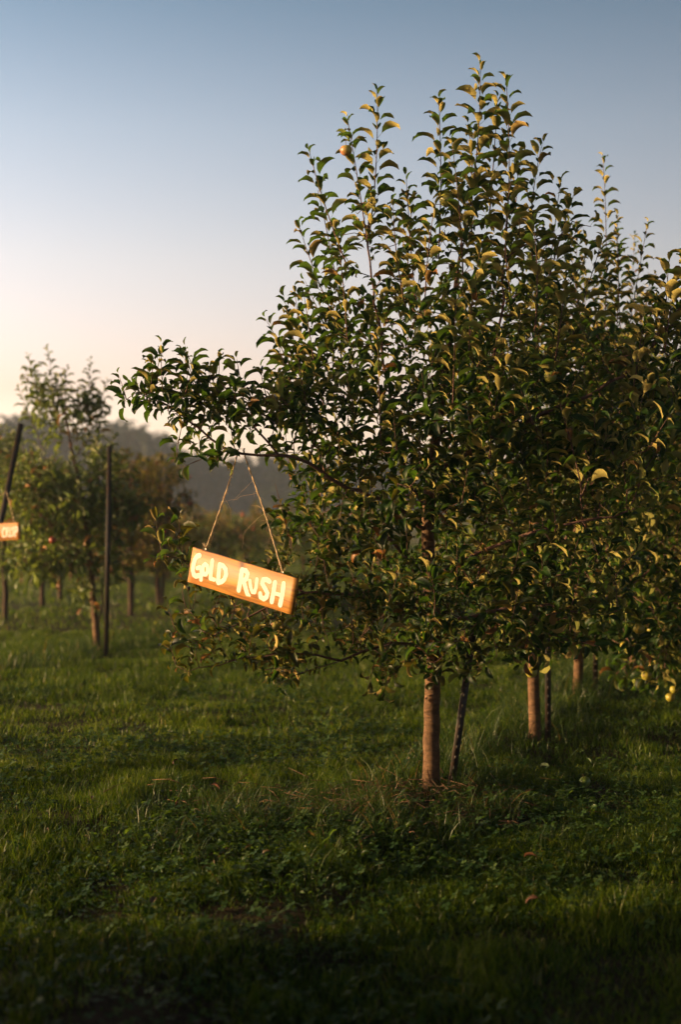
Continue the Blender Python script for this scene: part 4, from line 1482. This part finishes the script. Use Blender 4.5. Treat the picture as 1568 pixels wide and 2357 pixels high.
def dead_litter():
    r = np.random.default_rng(38)
    n = 520
    x = .15 + r.normal(0, .45, n); y = 6.75 + r.normal(0, .30, n)
    m = MB()
    for i in range(n):
        z = float(ground_z(x[i], y[i])) + r.uniform(.0, .07)
        a = r.uniform(0, 6.28); L = r.uniform(.06, .22)
        d = np.array([math.cos(a), math.sin(a), r.normal(0, .18)])
        p = np.array([x[i], y[i], z])
        q = [p, p + d * L * .5 + [0, 0, r.uniform(0, .02)], p + d * L]
        m.tube(q, [.0022, .002, .0012], 3)
    o = m.build('dry_litter', simple_mat('dry_stalks', (.14, .075, .035), .8, col2=(.06, .03, .015), nscale=6), None)
    tag(o, 'dry brown stalks and cut twigs under the large tree', kind='stuff')


dead_litter()


def weeds():
    r = np.random.default_rng(48)
    P, Dv, Nv, S = [], [], [], []
    for i in range(800):
        u = r.random()
        if u < .6: x, y = r.normal(-.28, .42), r.normal(6.15, .42)
        elif u < .8: x, y = r.normal(1.15, .5), r.normal(7.0, .5)
        else:
            x, y = frustum_points(r, 1, 3.6, 12); x = float(x[0]); y = float(y[0])
        z = float(ground_z(x, y)) + .015
        k = int(r.integers(4, 9)); a0 = r.uniform(0, 6.28); s0 = r.uniform(.018, .046)
        hh = r.uniform(0, .07)
        for j in range(k):
            a = a0 + 2.4 * j
            d = np.array([math.cos(a), math.sin(a), r.uniform(.15, .9)])
            P.append((x + .01 * math.cos(a), y + .01 * math.sin(a), z + hh * j / k)); Dv.append(d)
            Nv.append(np.array([0, 0, 1.]) + r.normal(0, .25, 3)); S.append(s0 * r.uniform(.6, 1.2))
    o = build_leaves('weeds', P, Dv, Nv, S, M_weed, None, LT, 49)
    tag(o, 'broad-leaved weeds scattered round the base of the large tree', kind='stuff')


M_weed = leaf_mat('weed_leaf', (.012, .035, .008), (.04, .085, .012), (.04, .07, .02), (.10, .07, .03), .02, .25)
weeds()

# fallen leaves one can point at
fl_specs = [(700, 1962, 'yellow fallen leaf standing in the clover patch', (.55, .36, .04), .05), (418, 1942, 'pale dry fallen leaf beside the bare soil patch', (.45, .33, .22), .035), (1215, 2000, 'brown curled fallen leaf in the grass right of the trunk', (.34, .13, .05), .05),
            (350, 2112, 'pale tan fallen leaf lying in the dark clover', (.42, .28, .17), .05), (1260, 1785, 'broad pale green leaf upright in the shaded grass', (.20, .28, .12), .07), (405, 1775, 'small dark red fallen leaf on the open lawn', (.22, .07, .05), .035),
            (1235, 2095, 'dark brown fallen leaf in the shaded grass at the lower right', (.22, .08, .04), .045), (990, 2275, 'light green fallen leaf in the dark grass at the bottom', (.24, .30, .10), .045), (500, 1832, 'reddish fallen leaf near the edge of the weedy patch', (.35, .14, .08), .04)]
for i, (px, py, lab, col, s) in enumerate(fl_specs):
    d = 1.5 * F / (py - 1150)
    w = W(px, py, d)
    V, fq, uv = LT[i % 8]
    V = V[:21]; fq = fq[:12]
    th = np.concatenate([V, V - [0, 0, .008]])
    m = simple_mat('fallen_leaf', tuple(c * .38 for c in col), .8, col2=tuple(c * .22 for c in col), nscale=70)
    m2 = MB(); m2.add([tuple(p * s * 1.3) for p in V - [.5, 0, .1]], [list(q) for q in fq])
    o = m2.build('fallen_leaf', m, None)
    o.location = (w[0], w[1], float(ground_z(w[0], w[1])) + .055)
    o.rotation_euler = (random.uniform(-.7, .7), random.uniform(-.9, .2), random.uniform(0, 6.28))
    tag(o, lab, 'leaf', 'fallen leaves on the grass')

# two windfall apples in the shaded grass on the right
for px, py, lab, mt in ((1348, 1812, 'green windfall apple half hidden in the shaded grass', M_apple_g),):
    d = 1.5 * F / (py - 1150); w = W(px, py, d)
    o = apple(None, (w[0], w[1], float(ground_z(w[0], w[1])) + .04), .03, mt)
    o.name = 'windfall_apple'; tag(o, lab, 'apple')


# ================================================================== WOOD ON THE HORIZON
def woodland():
    r = np.random.default_rng(61)
    P, Dv, Nv, S = [], [], [], []
    for i in range(250):
        y = r.uniform(150, 235)
        x = r.uniform(-.55, .55) * y
        px = 784 + x / y * F
        # the skyline steps down to the right as in the photograph
        line = 14 + np.interp(px, [-700, 0, 150, 205, 235, 270, 330, 400, 450, 520, 800, 1600, 2600], [985, 985, 1000, 1012, 990, 996, 1022, 1040, 1062, 1072, 1080, 1085, 1080])
        top = (1150 - line) / F * y + 1.5 + r.normal(-.5, .7)
        rx = r.uniform(2.2, 4.2)
        k = 190
        v = r.normal(0, 1, (k, 3)); v /= np.linalg.norm(v, axis=1, keepdims=True)
        rad = r.uniform(.75, 1.05, k)
        c = np.array([x, y, top * .53])
        p = c + v * rad[:, None] * np.array([rx, rx, top * .49])
        P.append(p); Dv.append(v + r.normal(0, .6, (k, 3))); Nv.append(v + r.normal(0, .4, (k, 3)) + [0, 0, .6]); S.append(r.uniform(1.6, 2.9, k))
    o = build_leaves('woodland', np.concatenate(P), np.concatenate(Dv), np.concatenate(Nv), np.concatenate(S), M_leaf_far, None, LT_low, 62)
    tag(o, 'misty wood of broadleaf trees along the far side of the field', kind='stuff')


woodland()

# ================================================================== MORNING HAZE
def haze():
    m, nt, out = newmat('haze')
    v = N(nt, 'ShaderNodeVolumePrincipled')
    v.inputs['Color'].default_value = (.62, .78, 1.0, 1)
    v.inputs['Density'].default_value = HAZE
    v.inputs['Anisotropy'].default_value = .2
    nt.links.new(v.outputs[0], out.inputs['Volume'])
    b = MB(); b.box((0, 95, 11.0), (880, 810, 25.0))
    o = b.build('haze', m, None, False)
    tag(o, kind='stuff')


HAZE = .0010
haze()
